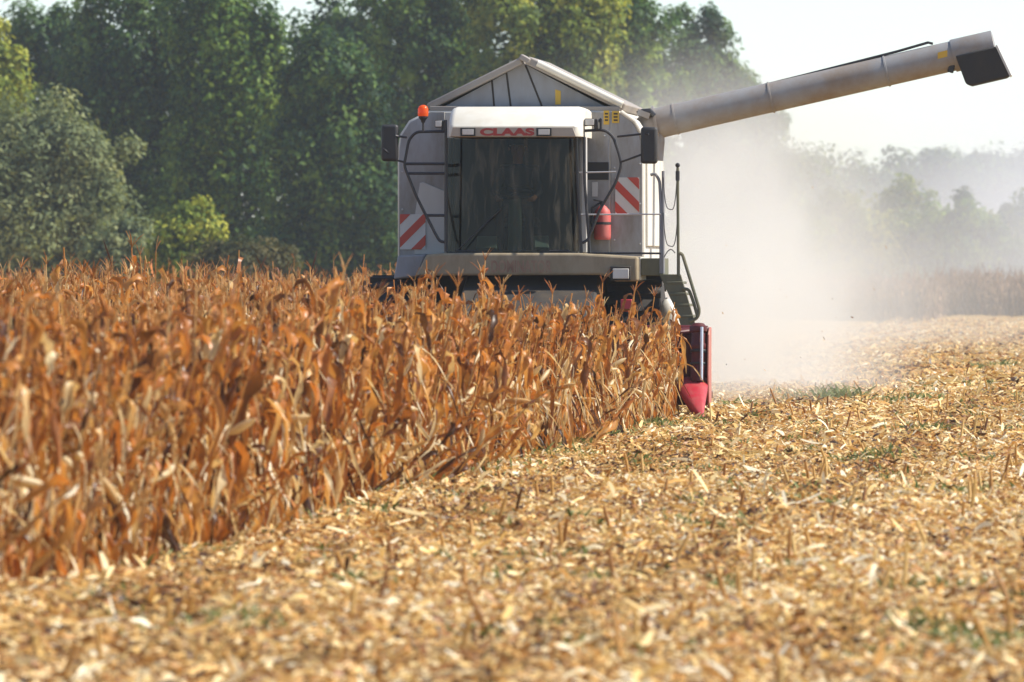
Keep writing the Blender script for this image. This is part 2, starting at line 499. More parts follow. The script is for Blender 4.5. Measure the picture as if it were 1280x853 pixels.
# gabled tank cover
Yg = 4.35
g0 = [P(545, 139, Yg + 0.12), P(655, 80, Yg + 0.12), P(767, 139, Yg + 0.12)]
cover = MB().prism(g0, (0, 2.55, 0)).build('tank_cover', M['canvas'], H)
def lid(name, a, b_, th, mat):
    """sheet lid from eave a to ridge b_ on the front plane"""
    A = P(*a, Yg); B = P(*b_, Yg); n = Vector((-(B - A).z, 0, (B - A).x)).normalized()
    if n.z < 0: n = -n
    return MB().prism([A, B, B + n * th, A + n * th], (0, 2.75, 0)).build(name, mat, cover, bevel=0.02, seg=3)
lid('tank_lid', (537, 138), (654, 80), 0.085, M['lid'])
lid('tank_lid', (778, 140), (656, 80), 0.10, M['lid'])
A = P(777, 135, Yg); B = P(672, 83, Yg)
mb = MB(); mb.prism([A + Vector((0, -0.04, 0.0)), B + Vector((0, -0.04, 0.0)), B + Vector((0, 0.02, 0.075)), A + Vector((0.0, 0.02, 0.075))], (0.0, 0.06, 0.0))
mb.tube([A + Vector((0.01, -0.01, 0.035)), B + Vector((0, -0.01, 0.035))], 0.042, 10)
mb.build('lid_rim', M['roofwhite'], cover)
mb = MB(); mb.boxc(P(656, 74, Yg - 0.02) + Vector((0, 0.1, 0)), (0.13, 0.26, 0.07), (0, R(28), 0)); mb.build('ridge_cap', M['lid'], cover, bevel=0.015)
mb = MB()
for (a, b_) in (((633, 90), (639, 137)), ((657, 82), (679, 137)), ((615, 100), (618, 137))):
    mb.tube([P(*a, Yg + 0.12), P(*b_, Yg + 0.12)], 0.012, 6)
mb.build('cover_seam', M['dark'], cover)
panel('sticker', [(694, 131), (694, 112), (701, 114), (701, 131)], M['yellow'], Yg + 0.118, 0.003)
mb = MB(); mb.prism([P(537, 139, Yb + 0.01), P(775, 139, Yb + 0.01), P(775, 133, Yb + 0.01), P(537, 133, Yb + 0.01)], (0, 0.1, 0)); mb.build('tank_rim', M['lid'], cover, bevel=0.01)
A = P(776, 140, Yb - 0.01); Bq = P(793, 152, Yb - 0.01); Cq = P(802, 168, Yb - 0.01); Dq = P(805, 178, Yb - 0.01)
mb = MB(); mb.tube([A, Bq, Cq, Dq], 0.024, 8); mb.build('edge_trim', M['roofwhite'], body)

# cab
Yc = 3.0
c0 = P(558, 316, Yc); c1 = P(722, 172, Yc)
cx0, cx1, cz0, cz1 = c0.x, c1.x, c0.z, c1.z
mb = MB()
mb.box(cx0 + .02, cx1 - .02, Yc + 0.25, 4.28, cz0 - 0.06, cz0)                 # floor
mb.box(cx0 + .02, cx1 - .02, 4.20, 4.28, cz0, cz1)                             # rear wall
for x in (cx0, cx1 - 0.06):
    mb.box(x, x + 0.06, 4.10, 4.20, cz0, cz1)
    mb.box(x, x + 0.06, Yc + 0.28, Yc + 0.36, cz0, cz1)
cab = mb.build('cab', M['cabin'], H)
# bowed windscreen
def screen_x(u): return cx0 + (cx1 - cx0) * u
nU, nV = 20, 6
mb = MB()
vsx = []
for j in range(nV + 1):
    for i in range(nU + 1):
        u = i / nU; v = j / nV
        bow = 0.16 * (abs(2 * u - 1) ** 2.4)
        vsx.append((screen_x(u), Yc + bow + 0.03 * v, cz0 + (cz1 - cz0) * v))
fsx = [(j * (nU + 1) + i, j * (nU + 1) + i + 1, (j + 1) * (nU + 1) + i + 1, (j + 1) * (nU + 1) + i) for j in range(nV) for i in range(nU)]
mb.add(vsx, fsx); mb.build('windscreen', M['glass'], cab)
mb = MB()
for x in (cx0 + 0.003, cx1 - 0.003):
    mb = MB(); mb.add([(x, Yc + 0.36, cz0), (x, 4.10, cz0), (x, 4.10, cz1), (x, Yc + 0.36, cz1)], [(0, 1, 2, 3)])
    mb.build('side_window', M['glass'], cab)
mb = MB()
for x in (cx0 - 0.015, cx1 - 0.03):
    mb.tube([(x + 0.02, Yc + 0.27, cz0), (x + 0.02, Yc + 0.29, cz1)], 0.032, 8)
mb.box(cx0, cx1, Yc + 0.02, Yc + 0.30, cz0 - 0.02, cz0 + 0.012)
mb.build('window_seal', M['black'], cab)
pst = P(727, 245, Yc)
mb = MB(); mb.box(pst.x - 0.03, pst.x + 0.035, Yc + 0.30, Yc + 0.38, cz0, cz1 + 0.1); mb.build('door_post', M['palegrey'], cab, bevel=0.01)
# roof
r0 = P(560, 171, Yc - 0.3); r1 = P(727, 132, Yc - 0.3)
rx0, rx1, rz0, rz1 = r0.x, r1.x, r0.z, r1.z
zf = P(560, 158, Yc - 0.3).z
prof = [(-0.30, rz0), (-0.31, zf - 0.005), (-0.28, zf + 0.02), (-0.12, zf + 0.13), (0.06, rz1 - 0.035), (0.16, rz1 - 0.008), (0.40, rz1), (1.2, rz1 - 0.01), (1.28, rz1 - 0.10), (1.28, rz0), (0.0, rz0 - 0.0)]
rings = []
for x, s in ((rx0, 0.80), (rx0 + 0.025, 0.93), (rx0 + 0.07, 1.0), (rx1 - 0.09, 1.0), (rx1 - 0.03, 0.92), (rx1, 0.78)):
    cyy, czz = 0.45, (rz0 + rz1) / 2 - 0.04
    rings.append([Vector((x, Yc + cyy + (y - cyy) * (0.5 + 0.5 * s), rz0 + (z - rz0) * (0.45 + 0.55 * s))) for y, z in prof])
roof = MB().loft(rings).build('cab_roof', M['roofwhite'], H)
fy = Yc - 0.318
mb = MB(); mb.prism([P(563, 171, fy), P(720, 171, fy), P(716, 159.5, fy), P(566, 159.5, fy)], (0, 0.02, 0)); mb.build('fascia', M['fascia'], roof, bevel=0.004)
for cxp in (585, 680):
    mb = MB(); mb.prism([P(cxp - 9.5, 170.5, fy), P(cxp + 9.5, 170.5, fy), P(cxp + 9.5, 160, fy), P(cxp - 9.5, 160, fy)], (0, -0.012, 0)); hl = mb.build('roof_light', M['black'], roof, bevel=0.004)
    mb = MB(); mb.prism([P(cxp - 7, 168.6, fy - 0.0125), P(cxp + 7, 168.6, fy - 0.0125), P(cxp + 7, 161.8, fy - 0.0125), P(cxp - 7, 161.8, fy - 0.0125)], (0, -0.006, 0))
    mb.build('roof_light_lens', M['lens'], roof, bevel=0.002)
a = P(600, 170, fy); b_ = P(668, 160.3, fy)
text_part('CLAAS', 'lettering', b_.x - a.x, b_.z - a.z, (a.x, fy, a.z), M['letter'], roof, bold=0.055)
# cab interior
sx = P(646, 250, Yc + 0.7).x
seat = MB(); seat.box(sx - 0.25, sx + 0.25, Yc + 0.55, Yc + 1.0, cz0 + 0.30, cz0 + 0.41); seat.boxc((sx, Yc + 1.03, cz0 + 0.70), (0.48, 0.12, 0.66), (R(-8), 0, 0)); seat.box(sx - 0.14, sx + 0.14, Yc + 0.6, Yc + 0.9, cz0, cz0 + 0.30)
seat.build('seat', M['seat'], cab, bevel=0.04)
mb = MB(); mb.tube([(sx + 0.01, Yc + 0.30, cz0), (sx + 0.01, Yc + 0.38, cz0 + 0.62)], [0.085, 0.075], 10)
mb.build('steering_column', M['teal'], cab)
wc = Vector((sx + 0.01, Yc + 0.42, cz0 + 0.70)); wn = Vector((0, -0.35, 1)).normalized(); wu = Vector((1, 0, 0)); wv = wn.cross(wu)
mb = MB(); mb.tube([wc + (wu * math.cos(k * math.pi / 12) + wv * math.sin(k * math.pi / 12)) * 0.21 for k in range(25)], 0.016, 6, cap=False)
for k in (0, 8, 16):
    a = k * math.pi / 12; mb.tube([wc, wc + (wu * math.cos(a) + wv * math.sin(a)) * 0.21], 0.012, 6)
mb.build('steering_wheel', M['black'], cab)
mb = MB(); mb.boxc((sx - 0.30, Yc + 0.22, cz0 + 0.10), (0.24, 0.12, 0.16), (R(-20), 0, 0)); mb.build('console', M['teal'], cab, bevel=0.015); mb = MB(); mb.boxc((sx + 0.32, Yc + 0.25, cz0 + 0.11), (0.18, 0.1, 0.16), (R(-20), 0, R(10)))
mb.build('console', M['teal'], cab, bevel=0.015)
mb = MB(); mb.tube([(sx - 0.62, Yc - 0.02, cz0 + 0.03), (sx - 0.12, Yc - 0.03, cz0 + 0.5), ], 0.008, 6); mb.tube([(cx0 + 0.1, Yc + 0.05, cz0 + 0.02), (cx1 - 0.1, Yc + 0.05, cz0 + 0.02)], 0.012, 6)
mb.build('wiper', M['rail'], cab)

# platform beam under the cab
Yp = 2.86
mb = MB()
mb.prism([P(x, y, Yp) for x, y in [(520, 345), (533, 318), (555, 316.5), (722, 316.5), (797, 321), (797, 352), (768, 352), (760, 346), (750, 344)]], (0, 1.42, 0))
beam = mb.build('platform_beam', M['dusty'], H, bevel=0.03, seg=3)
mb = MB(); mb.prism([P(x, y, Yp + 0.35) for x, y in [(492, 349), (497, 320), (532, 318), (522, 346)]], (0, 1.05, 0)); mb.build('platform_step', M['canvas'], beam, bevel=0.02)
a = P(614, 341, Yp); b_ = P(690, 325.5, Yp)
text_part('DOMINATOR', 'lettering', b_.x - a.x, b_.z - a.z, (a.x, Yp - 0.0005, a.z), M['faded'], beam, bold=0.03, depth=0.003)
mb = MB(); mb.prism([P(763, 351, Yp), P(789, 351, Yp), P(789, 333, Yp), P(763, 333, Yp)], (0, -0.05, 0)); mb.build('headlight', M['dark'], H, bevel=0.012)
mb = MB(); mb.prism([P(766, 348.5, Yp - 0.051), P(786, 348.5, Yp - 0.051), P(786, 336, Yp - 0.051), P(766, 336, Yp - 0.051)], (0, -0.012, 0)); mb.build('headlight_lens', M['lens'], H, bevel=0.006)

# feeder house, front axle, wheels
fx0 = P(575, 400, 2.6).x; fx1 = P(745, 400, 2.6).x
mb = MB()
mb.prism([(fx0, 1.9, 0.55), (fx0, 1.9, 1.15), (fx0, 3.4, 1.62), (fx0, 4.2, 1.62), (fx0, 4.2, 0.9), (fx0, 3.2, 0.8)], (fx1 - fx0, 0, 0))
mb.box(xl + 0.3, xr - 0.3, 4.0, 7.2, 0.75, 1.7)
mb.build('feeder_house', M['dark'], H, bevel=0.03)
mb = MB(); mb.tube([(xl + 0.2, 4.2, 0.80), (xr - 0.2, 4.2, 0.80)], 0.14, 10); mb.build('front_axle', M['dark'], H)
def wheel(cx, cyy, rad, wid, sgn):
    prof = [(rad * .55, -wid * .46), (rad * .78, -wid * .5), (rad * .93, -wid * .47), (rad * .965, -wid * .36), (rad * .97, 0), (rad * .965, wid * .36), (rad * .93, wid * .47), (rad * .78, wid * .5), (rad * .55, wid * .46)]
    mb = MB(); mb.lathe(prof, (cx, cyy, rad), (1, 0, 0), 36)
    for k in range(20):
        for s in (-1, 1):
            a = 2 * math.pi * (k + 0.25 * s) / 20
            c = Vector((cx + s * wid * 0.25, cyy + math.cos(a) * rad * 0.975, rad + math.sin(a) * rad * 0.975))
            mb.boxc(c, (wid * 0.5, 0.055, 0.07), (a - math.pi / 2, 0, 0))
    ty = mb.build('tyre', M['rubber'], None, smooth=True)
    mb = MB(); mb.lathe([(rad * .2, -wid * .1), (rad * .5, -wid * .32), (rad * .57, -wid * .44), (rad * .57, wid * .44), (rad * .5, wid * .32), (rad * .2, wid * .1)], (cx, cyy, rad), (1, 0, 0), 24)
    rim = mb.build('rim', M['red'], None)
    hub = MB(); hub.lathe([(0.16, -wid * .2), (0.16, wid * .2), (0.08, wid * .28)], (cx, cyy, rad), (sgn, 0, 0), 12)
    hb = hub.build('wheel', M['darkred'], H)
    ty.parent = hb; rim.parent = hb
wl = P(500, 380, 4.2).x; wr = P(803, 380, 4.2).x
wheel(wl, 4.2, 0.80, 0.66, -1); wheel(wr - 0.06, 4.2, 0.80, 0.62, 1)
wheel(wl + 0.35, 8.3, 0.5, 0.35, -1); wheel(wr - 0.4, 8.3, 0.5, 0.35, 1)

# warning boards
def board(x0, x1, y0, y1, yl, flip):
    A = P(x0, y1, yl); Bv = P(x1, y0, yl); w = Bv.x - A.x; h = Bv.z - A.z
    mb = MB(); mb.box(A.x, Bv.x, yl, yl + 0.01, A.z, Bv.z)
    mb.mi = 1
    def clip(poly):
        for ax, lim, sg in ((0, 0, 1), (0, w, -1), (1, 0, 1), (1, h, -1)):
            o = []
            for i in range(len(poly)):
                p, q = poly[i], poly[(i + 1) % len(poly)]
                ip = (p[ax] - lim) * sg >= 0; iq = (q[ax] - lim) * sg >= 0
                if ip: o.append(p)
                if ip != iq:
                    tt = (lim - p[ax]) / (q[ax] - p[ax]); o.append((p[0] + (q[0] - p[0]) * tt, p[1] + (q[1] - p[1]) * tt))
            poly = o
            if not poly: break
        return poly
    for k in range(-2, 3):
        z0 = 0.02 + k * 0.268
        pl = clip([(-0.01, z0 - 0.01), (w + 0.01, z0 + w + 0.01), (w + 0.01, z0 + w + 0.13), (-0.01, z0 + 0.11)])
        if len(pl) >= 3:
            pl = [((w - p[0]) if flip else p[0], p[1]) for p in pl]
            mb.prism([(A.x + p[0], yl - 0.0005, A.z + p[1]) for p in pl], (0, -0.003, 0))
    mb.build('warning_board', [M['signwhite'], M['signred']], H)
board(500, 532, 268, 312, Yb - 0.045, False)
board(769, 799, 222, 268, Yb - 0.035, True)

# handrails beside the cab
Yr = 2.95
def rail(name, pts, yl, r, mat, rad=0.06, parent=H):
    q = arc([P(px, py, yl if len(tpl) == 0 else tpl[0]) for px, py, *tpl in pts], rad)
    return MB().tube(q, r, 8).build(name, mat, parent)
def rails(name, polys, yl, r, mat, rad=0.06, parent=H):
    mb = MB()
    for pts in polys:
        mb.tube(arc([P(px, py, yl) for px, py in pts], rad), r, 8)
    return mb.build(name, mat, parent)
rails('handrail', [[(557, 164.5), (520, 165), (511, 175), (505, 207), (520, 245), (545, 294), (550, 302), (557, 303)],
                   [(557, 150), (557, 315)], [(506, 205), (557, 205)], [(508, 217), (557, 217)], [(532, 269.5), (557, 269.5)]], Yr, 0.017, M['rail'])
rails('handrail', [[(724, 164), (755, 162.5), (766, 170), (773, 190), (777, 206), (770, 228), (750, 262), (735, 300), (728, 304)],
                   [(720, 160), (722, 230), (727, 316)], [(729, 150), (731, 230), (737, 316)], [(727, 157), (742, 155), (752, 149)], [(751, 150), (751, 163)]], Yr + 0.1, 0.017, M['rail'])
for q in ([(724, 216), (770, 215)], [(726, 268.5), (826, 268)]):
    rails('thin_rail', [q], Yr + 0.12, 0.009, M['silver'])
rails('thin_rail', [[(735, 316.5), (826, 317)]], Yr + 0.12, 0.012, M['rail'])
# beacon and work lights
bp_ = P(529, 165, Yr)
bz = P(529, 138, Yr).z
mb = MB(); mb.tube([bp_, (bp_.x, bp_.y, bz - 0.13)], 0.013, 8); mb.lathe([(0.02, 0), (0.03, 0.03), (0.055, 0.06), (0.055, 0.075)], (bp_.x, bp_.y, bz - 0.145), (0, 0, 1), 16)
bst = mb.build('beacon', M['black'], H)
mb = MB(); mb.lathe([(0.058, 0), (0.062, 0.03), (0.060, 0.085), (0.045, 0.115), (0.02, 0.128), (0.004, 0.13)], (bp_.x, bp_.y, bz - 0.069), (0, 0, 1), 20); mb.build('beacon_lens', M['beacon'], bst)
for (px, py, w) in ((548, 155, 0.085), (737, 153, 0.12)):
    p = P(px, py, Yr - 0.02)
    mb = MB(); mb.boxc(p + Vector((0, 0.04, 0)), (w, 0.08, 0.085)); mb.boxc(p + Vector((w * .5 + 0.012, 0.05, -0.02)), (0.05, 0.04, 0.12))
    wk = mb.build('work_light', M['black'], H, bevel=0.012)
    mb = MB(); mb.boxc(p + Vector((0, -0.006, 0)), (w * .82, 0.008, 0.066)); mb.build('work_light_lens', M['lens'], wk, bevel=0.003)
# mirrors
def mirror(x0, x1, y0, y1, arms):
    a = P(x0, y1, Yr - 0.05); c = P(x1, y0, Yr - 0.05)
    mb = MB(); mb.box(a.x, c.x, Yr - 0.10, Yr + 0.0, a.z, c.z)
    mr = mb.build('mirror', M['black'], H, bevel=0.035, seg=3)
    mb = MB()
    for q in arms: mb.tube([P(px, py, yy) for px, py, yy in q], 0.013, 8)
    mb.build('mirror_arm', M['rail'], mr)
    mb = MB(); mb.add([(a.x + .02, Yr + 0.002, a.z + .02), (c.x - .02, Yr + 0.002, a.z + .02), (c.x - .02, Yr + 0.002, c.z - .02), (a.x + .02, Yr + 0.002, c.z - .02)], [(0, 1, 2, 3)])
    mb.build('mirror_glass', M['chrome'], mr)
mirror(477, 498, 156, 202, [[(494, 170, Yr - 0.11), (508, 172, Yr)], [(479, 186, Yr - 0.115), (498, 201, Yr - 0.05), (506, 203, Yr)]])
mirror(801, 822, 159, 205, [[(811, 168, Yr - 0.11), (800, 168, Yr - .05), (772, 171, Yr + .1)], [(803, 193, Yr - .05), (784, 200, Yr + .05), (775, 203, Yr + .1)]])

# ladder platform on the machine's left flank
pl0 = P(800, 345, 3.2)
mb = MB(); mb.prism([P(801, 345, 3.2), P(829, 345, 3.2), P(829, 323, 3.2), P(801, 323, 3.2)], (0, 0.9, 0)); plat = mb.build('side_platform', M['olive'], H, bevel=0.01)
mb = MB(); mb.prism([P(798.5, 350, 3.18), P(800.5, 350, 3.18), P(800.5, 321.5, 3.18), P(798.5, 321.5, 3.18)], (0, 0.9, 0)); mb.build('platform_edge', M['white'], plat)
mb = MB()
for yy in (3.15, 3.75):
    mb.prism([P(824, 343, yy), P(851, 343, yy), P(868, 400, yy), P(870, 412, yy), P(852, 412, yy), P(846, 391, yy)], (0, 0.03, 0))
    lad = mb.build('ladder', M['olive'], H, bevel=0.008) if yy < 3.5 else mb.build('stringer', M['olive'], lad, bevel=0.008)
    mb = MB()
for k in range(5):
    f = k / 4
    p = P(850 + 17 * f, 352 + 56 * f, 3.15)
    q = P(833 + 18 * f, 352 + 56 * f, 3.15)
    mb = MB(); mb.box(q.x, p.x + 0.035, 3.14, 3.80, p.z - 0.03, p.z); mb.build('ladder_step', M['olive'], lad, bevel=0.006)
rails('ladder_rail', [[(848, 345), (848, 316), (853, 318), (862, 347), (874.5, 388), (872, 398), (862, 402)], [(853, 361), (861, 362), (867, 378), (872, 396)]], 3.12, 0.019, M['olive'])
rails('platform_rail', [[(813, 219), (819, 217), (824.5, 226), (826, 262), (826, 342)], [(829, 214), (829, 342)]], 3.2, 0.018, M['canvas'])
mb = MB(); mb.tube([P(847, 210, 3.12), P(848, 343, 3.12)], 0.017, 8); post = mb.build('platform_post', M['olive'], H)
mb = MB(); mb.lathe([(0.004, -0.03), (0.024, -0.015), (0.028, 0), (0.022, 0.02), (0.004, 0.03)], P(847, 207, 3.12), (0, 0, 1), 12); mb.tube([P(847, 214, 3.12), P(847, 226, 3.12)], 0.024, 8); mb.build('post_cap', M['black'], post)
mb = MB()
for (a, c, s) in (((829, 222), (846, 226), 38), ((829, 266), (847, 270), 40)):
    mb.tube([P(a[0] + (c[0] - a[0]) * u, a[1] + (c[1] - a[1]) * u + s * (1 - (2 * u - 1) ** 4), 3.15) for u in np.linspace(0, 1, 13)], 0.0055, 5)
mb.tube([P(830 + 14 * u, 322 - 10 * math.sin(u * 2.6), 3.15) for u in np.linspace(0, 1, 8)], 0.006, 5)
mb.build('safety_chain', M['rail'], H)

# unloading auger
Ya = 5.6
A0 = P(812, 156.5, Ya); A1 = P(1192, 70, Ya); dA = (A1 - A0).normalized()
nA = Vector((-dA.z, 0, dA.x)); ra = 0.178
aug = MB().tube([A0, A0.lerp(A1, 0.2), A0.lerp(A1, 0.5), A1, A1 + dA * 0.02], [ra * 1.03, ra, ra, ra, ra], 28).build('unloading_auger', M['auger'], H)
mb = MB()
for f in (0.085, 0.40, 0.78):
    c = A0.lerp(A1, f); mb.lathe([(ra + .001, -0.012), (ra + 0.010, -0.010), (ra + 0.010, 0.010), (ra + .001, 0.012)], c, dA, 28)
    mb.build('tube_flange', M['auger'], aug); mb = MB()
tipc = P(1243, 57.5, Ya)
E1 = A1 + dA * (0.02); E2 = A1 + dA * 0.50 + nA * -0.005
mb = MB(); mb.lathe([(ra + 0.012, 0), (ra + 0.016, 0.01), (ra + 0.016, 0.50), (ra - 0.02, 0.51)], E1 - dA * 0.03, dA, 28); mb.build('auger_end', M['auger'], aug)
sp = [P(x, y, Ya - 0.22) for x, y in [(1194, 70), (1244, 58), (1262, 93), (1259, 97), (1214, 107.5), (1207, 105)]]
mb = MB(); mb.prism(sp, (0, 0.44, 0)); mb.build('spout', M['rubber'], aug, bevel=0.02)
mb = MB(); mb.prism([P(1244, 58, Ya - .225), P(1246, 56, Ya - .225), P(1264, 94, Ya - .225), P(1262, 96, Ya - .225)], (0, 0.45, 0)); mb.build('spout_edge', M['palegrey'], aug)
mb = MB(); mb.boxc(P(1189, 86, Ya - 0.1), (0.07, 0.08, 0.10), (0, R(15), 0)); mb.build('spout_latch', M['black'], aug, bevel=0.01)
mb = MB(); mb.prism([P(x, y, Ya - ra * 0.98) for x, y in [(1172, 74), (1172, 66), (1184, 63), (1184, 71)]], (0, -0.006, 0)); mb.build('sticker', M['yellow'], aug)
mb = MB(); mb.tube([P(835, 139, Ya - 0.05), P(850, 132.5, Ya - 0.03), P(1000, 95.5, Ya - .03), P(1120, 65, Ya - .03), P(1160, 53.5, Ya - .03), P(1166, 55, Ya - .03)], 0.016, 8); mb.build('hydraulic_hose', M['rail'], aug)
mb = MB(); mb.tube([P(808, 200, Ya - .0), P(810, 175, Ya), P(812, 158, Ya), P(818, 155, Ya)], [0.20, 0.20, 0.19, 0.185], 20); mb.boxc(P(805, 143, Ya - .15), (0.15, 0.2, 0.07), (0, R(20), 0))
mb.lathe([(ra + .03, -0.015), (ra + .03, 0.015)], A0 + dA * 0.08, dA, 24)
mb.build('auger_elbow', M['auger'], aug)
mb = MB(); mb.tube([P(797, 143, Ya - .2), P(803, 140, Ya - .2), P(812, 139, Ya - .2), P(818, 145, Ya - .2)], 0.035, 8); mb.build('hose_joint', M['rail'], aug)

# corn header
hx1 = P(887, 470, 0.9).x; hx0 = -hx1
mb = MB()
mb.box(hx0 + .16, hx1 - .16, 1.95, 2.02, 0.30, 0.99)                 # rear wall
mb.prism([(hx0 + .03, 0.8, 0.28), (hx0 + .03, 1.95, 0.22), (hx0 + .03, 1.95, 0.30), (hx0 + .03, 0.8, 0.36)], (hx1 - hx0 - .06, 0, 0))
mb.tube([(hx0 + .14, 1.98, 1.0), (hx1 - .14, 1.98, 1.0)], 0.05, 10)
hd = mb.build('corn_header', M['darkred'], H, bevel=0.01)
mb = MB()
nst = 120
for k in range(nst):
    a0 = k * 0.42; a1 = (k + 1) * 0.42; xa = hx0 + 0.1 + (hx1 - hx0 - 0.2) * k / nst; xb = hx0 + 0.1 + (hx1 - hx0 - 0.2) * (k + 1) / nst
    c = lambda a, r: (1.55 + r * math.cos(a), 0.62 + r * math.sin(a))
    p = [c(a0, .1), c(a0, .27), c(a1, .27), c(a1, .1)]
    mb.add([(xa, *p[0]), (xa, *p[1]), (xb, *p[2]), (xb, *p[3])], [(0, 1, 2, 3)])
mb.tube([(hx0 + .05, 1.55, 0.62), (hx1 - .05, 1.55, 0.62)], 0.1, 14)
mb.build('gathering_auger', M['darkred'], hd)
for s in (-1, 1):
    xs = hx1 if s > 0 else hx0
    pts = [(0.85, 0.12), (0.75, 0.5), (0.85, 0.95), (1.05, 1.03), (1.25, 1.03), (1.25, 0.2)]
    mb = MB(); mb.prism([(xs - 0.02 * (s > 0), y, z) for y, z in pts], (0.02, 0, 0)); mb.build('end_plate', M['dustyred'], hd, bevel=0.006)
    mb = MB(); mb.box(min(xs - s * 0.03, xs - s * 0.55), max(xs - s * 0.03, xs - s * 0.55), 1.20, 1.23, 0.15, 1.0); mb.build('end_panel', M['darkred'], hd, bevel=0.006)
    # crop drum standing over the end divider
    xd = xs - s * 0.125
    mb = MB(); mb.lathe([(0.085, 0), (0.085, 0.18), (0.078, 0.2), (0.078, 0.36), (0.092, 0.38), (0.092, 0.42), (0.078, 0.44), (0.078, 0.55), (0.1, 0.57), (0.1, 0.62), (0.06, 0.66)], (xd, 0.80, 0.42), (0, 0.12, 1), 20)
    dr = mb.build('crop_drum', M['darkred'], hd)
    mb = MB()
    for z0 in (0.185, 0.33):
        mb.lathe([(0.088, 0), (0.094, 0.008), (0.094, 0.022), (0.088, 0.03)], (xd, 0.80 + 0.12 * z0, 0.42 + z0), (0, 0.12, 1), 20)
        mb.build('drum_ring', M['black'], dr); mb = MB()
    mb = MB(); mb.lathe([(0.018, 0), (0.018, 0.60)], (xd + 0.045, 0.708, 0.44), (0, 0.12, 1), 12); mb.build('drum_highlight', M['chrome'], dr)  # thin bright rod added as the sun highlight stripe on the drum
    mb = MB(); mb.tube([(xs - s * 0.05, 1.2, 1.0), (xs - s * 0.32, 1.0, 0.98), (xs - s * 0.40, 1.25, 0.75), (xs - s * 0.42, 1.9, 0.7)], 0.05, 10); mb.build('end_tube', M['darkred'], hd)
def snout(xc, wid, top, mat, big):
    rings = []
    n = 14
    for (y, w, zb, zt, zo) in ((0.0, 0.03, 0.02, 0.05, 0), (0.08, 0.085, 0.02, 0.11, 0), (0.26, 0.18, 0.03, 0.21, 0), (0.55, wid * .78, 0.06, top * .76, 0), (0.8, wid * .97, 0.12, top * .97, 0), (0.9, wid, 0.16, top, 0), (1.3, wid * 1.0, 0.2, top * 1.04, 0)):
        ring = []
        for k in range(n):
            a = math.pi * 2 * k / n
            s_ = math.sin(a)
            tz = (0.62 + 0.38 * max(s_, 0) ** 0.7) if s_ >= 0 else 0.62 * (1 - abs(s_) ** 1.3)
            zz = zb + (zt - zb) * tz
            cxv = math.copysign(abs(math.cos(a)) ** 0.6, math.cos(a)) * w / 2 * (0.35 + 0.65 * min(1, tz / 0.7))
            sh = big * (wid - w) * 0.5 * 0.95
            ring.append(Vector((xc + cxv + sh, y, zz)))
        rings.append(ring)
    return MB().loft(rings).build('row_divider', mat, hd)
snout(hx1 - 0.19, 0.38, 0.46, M['snout'], 1)
snout(hx0 + 0.19, 0.38, 0.46, M['snout'], -1)
for k in range(5):
    snout(hx0 + (hx1 - hx0) * (k + 1) / 6, 0.36, 0.5, M['snout'], 0)
rp_ = P(783, 382, 2.3)
mb = MB(); mb.boxc(rp_, (0.13, 0.05, 0.14)); mb.build('reflector', M['red'], H, bevel=0.01)

# ------------------------------------------------------------------ fire extinguisher on the front panel
ex = P(753, 300, Yb - 0.14); ext = P(753, 262, Yb - 0.14)
wx, wy = to_world(ex.x, ex.y)
E = empty('fire_extinguisher', (wx, wy, ex.z), ANG)
tag(E, 'dusty red fire extinguisher hanging on the harvester panel right of the cab', 'fire extinguisher')
hgt = ext.z - ex.z
MB().lathe([(0.085, 0), (0.098, 0.02), (0.10, 0.05), (0.10, hgt - 0.06), (0.085, hgt - 0.01), (0.05, hgt + 0.03), (0.025, hgt + 0.05)], (0, 0, 0), (0, 0, 1), 24).build('cylinder', M['extred'], E)
mb = MB(); mb.lathe([(0.02, 0), (0.03, 0.02), (0.03, 0.05)], (0, 0, hgt + 0.045), (0, 0, 1), 10); mb.boxc((-0.04, 0, hgt + 0.10), (0.13, 0.03, 0.018), (0, R(12), 0)); mb.build('valve', M['black'], E, bevel=0.004)
mb = MB(); mb.tube([(-0.02, 0, hgt + 0.08), (-0.12, -0.02, hgt + 0.02), (-0.13, -0.03, hgt - 0.15), (-0.105, -0.05, 0.1)], 0.013, 8); mb.build('hose', M['black'], E)
mb = MB(); mb.lathe([(0.103, 0), (0.103, 0.03)], (0, 0, hgt * 0.5), (0, 0, 1), 24); mb.box(-0.04, 0.04, 0.09, 0.118, hgt * .3, hgt * .8); mb.build('bracket', M['black'], E)

# ------------------------------------------------------------------ driver
def skin_mesh(name, joints, edges, mats, sub=1, root='pelvis'):
    me = bpy.data.meshes.new(name); keys = list(joints)
    me.from_pydata([joints[k][0] for k in keys], [(keys.index(a), keys.index(c)) for a, c in edges], [])
    o = bpy.data.objects.new(name, me); COL.objects.link(o)
    sm = o.modifiers.new('skin', 'SKIN'); sm.use_smooth_shade = True
    for i, k in enumerate(keys):
        r = joints[k][1]
        me.skin_vertices[0].data[i].radius = (r, r) if not isinstance(r, tuple) else r
        me.skin_vertices[0].data[i].use_root = (k == root)
    ss = o.modifiers.new('sub', 'SUBSURF'); ss.levels = sub; ss.render_levels = sub
    bpy.context.view_layer.update()
    m2 = bpy.data.meshes.new_from_object(o.evaluated_get(bpy.context.evaluated_depsgraph_get()))
    bpy.data.objects.remove(o)
    return m2
zc = cz0 + 0.42
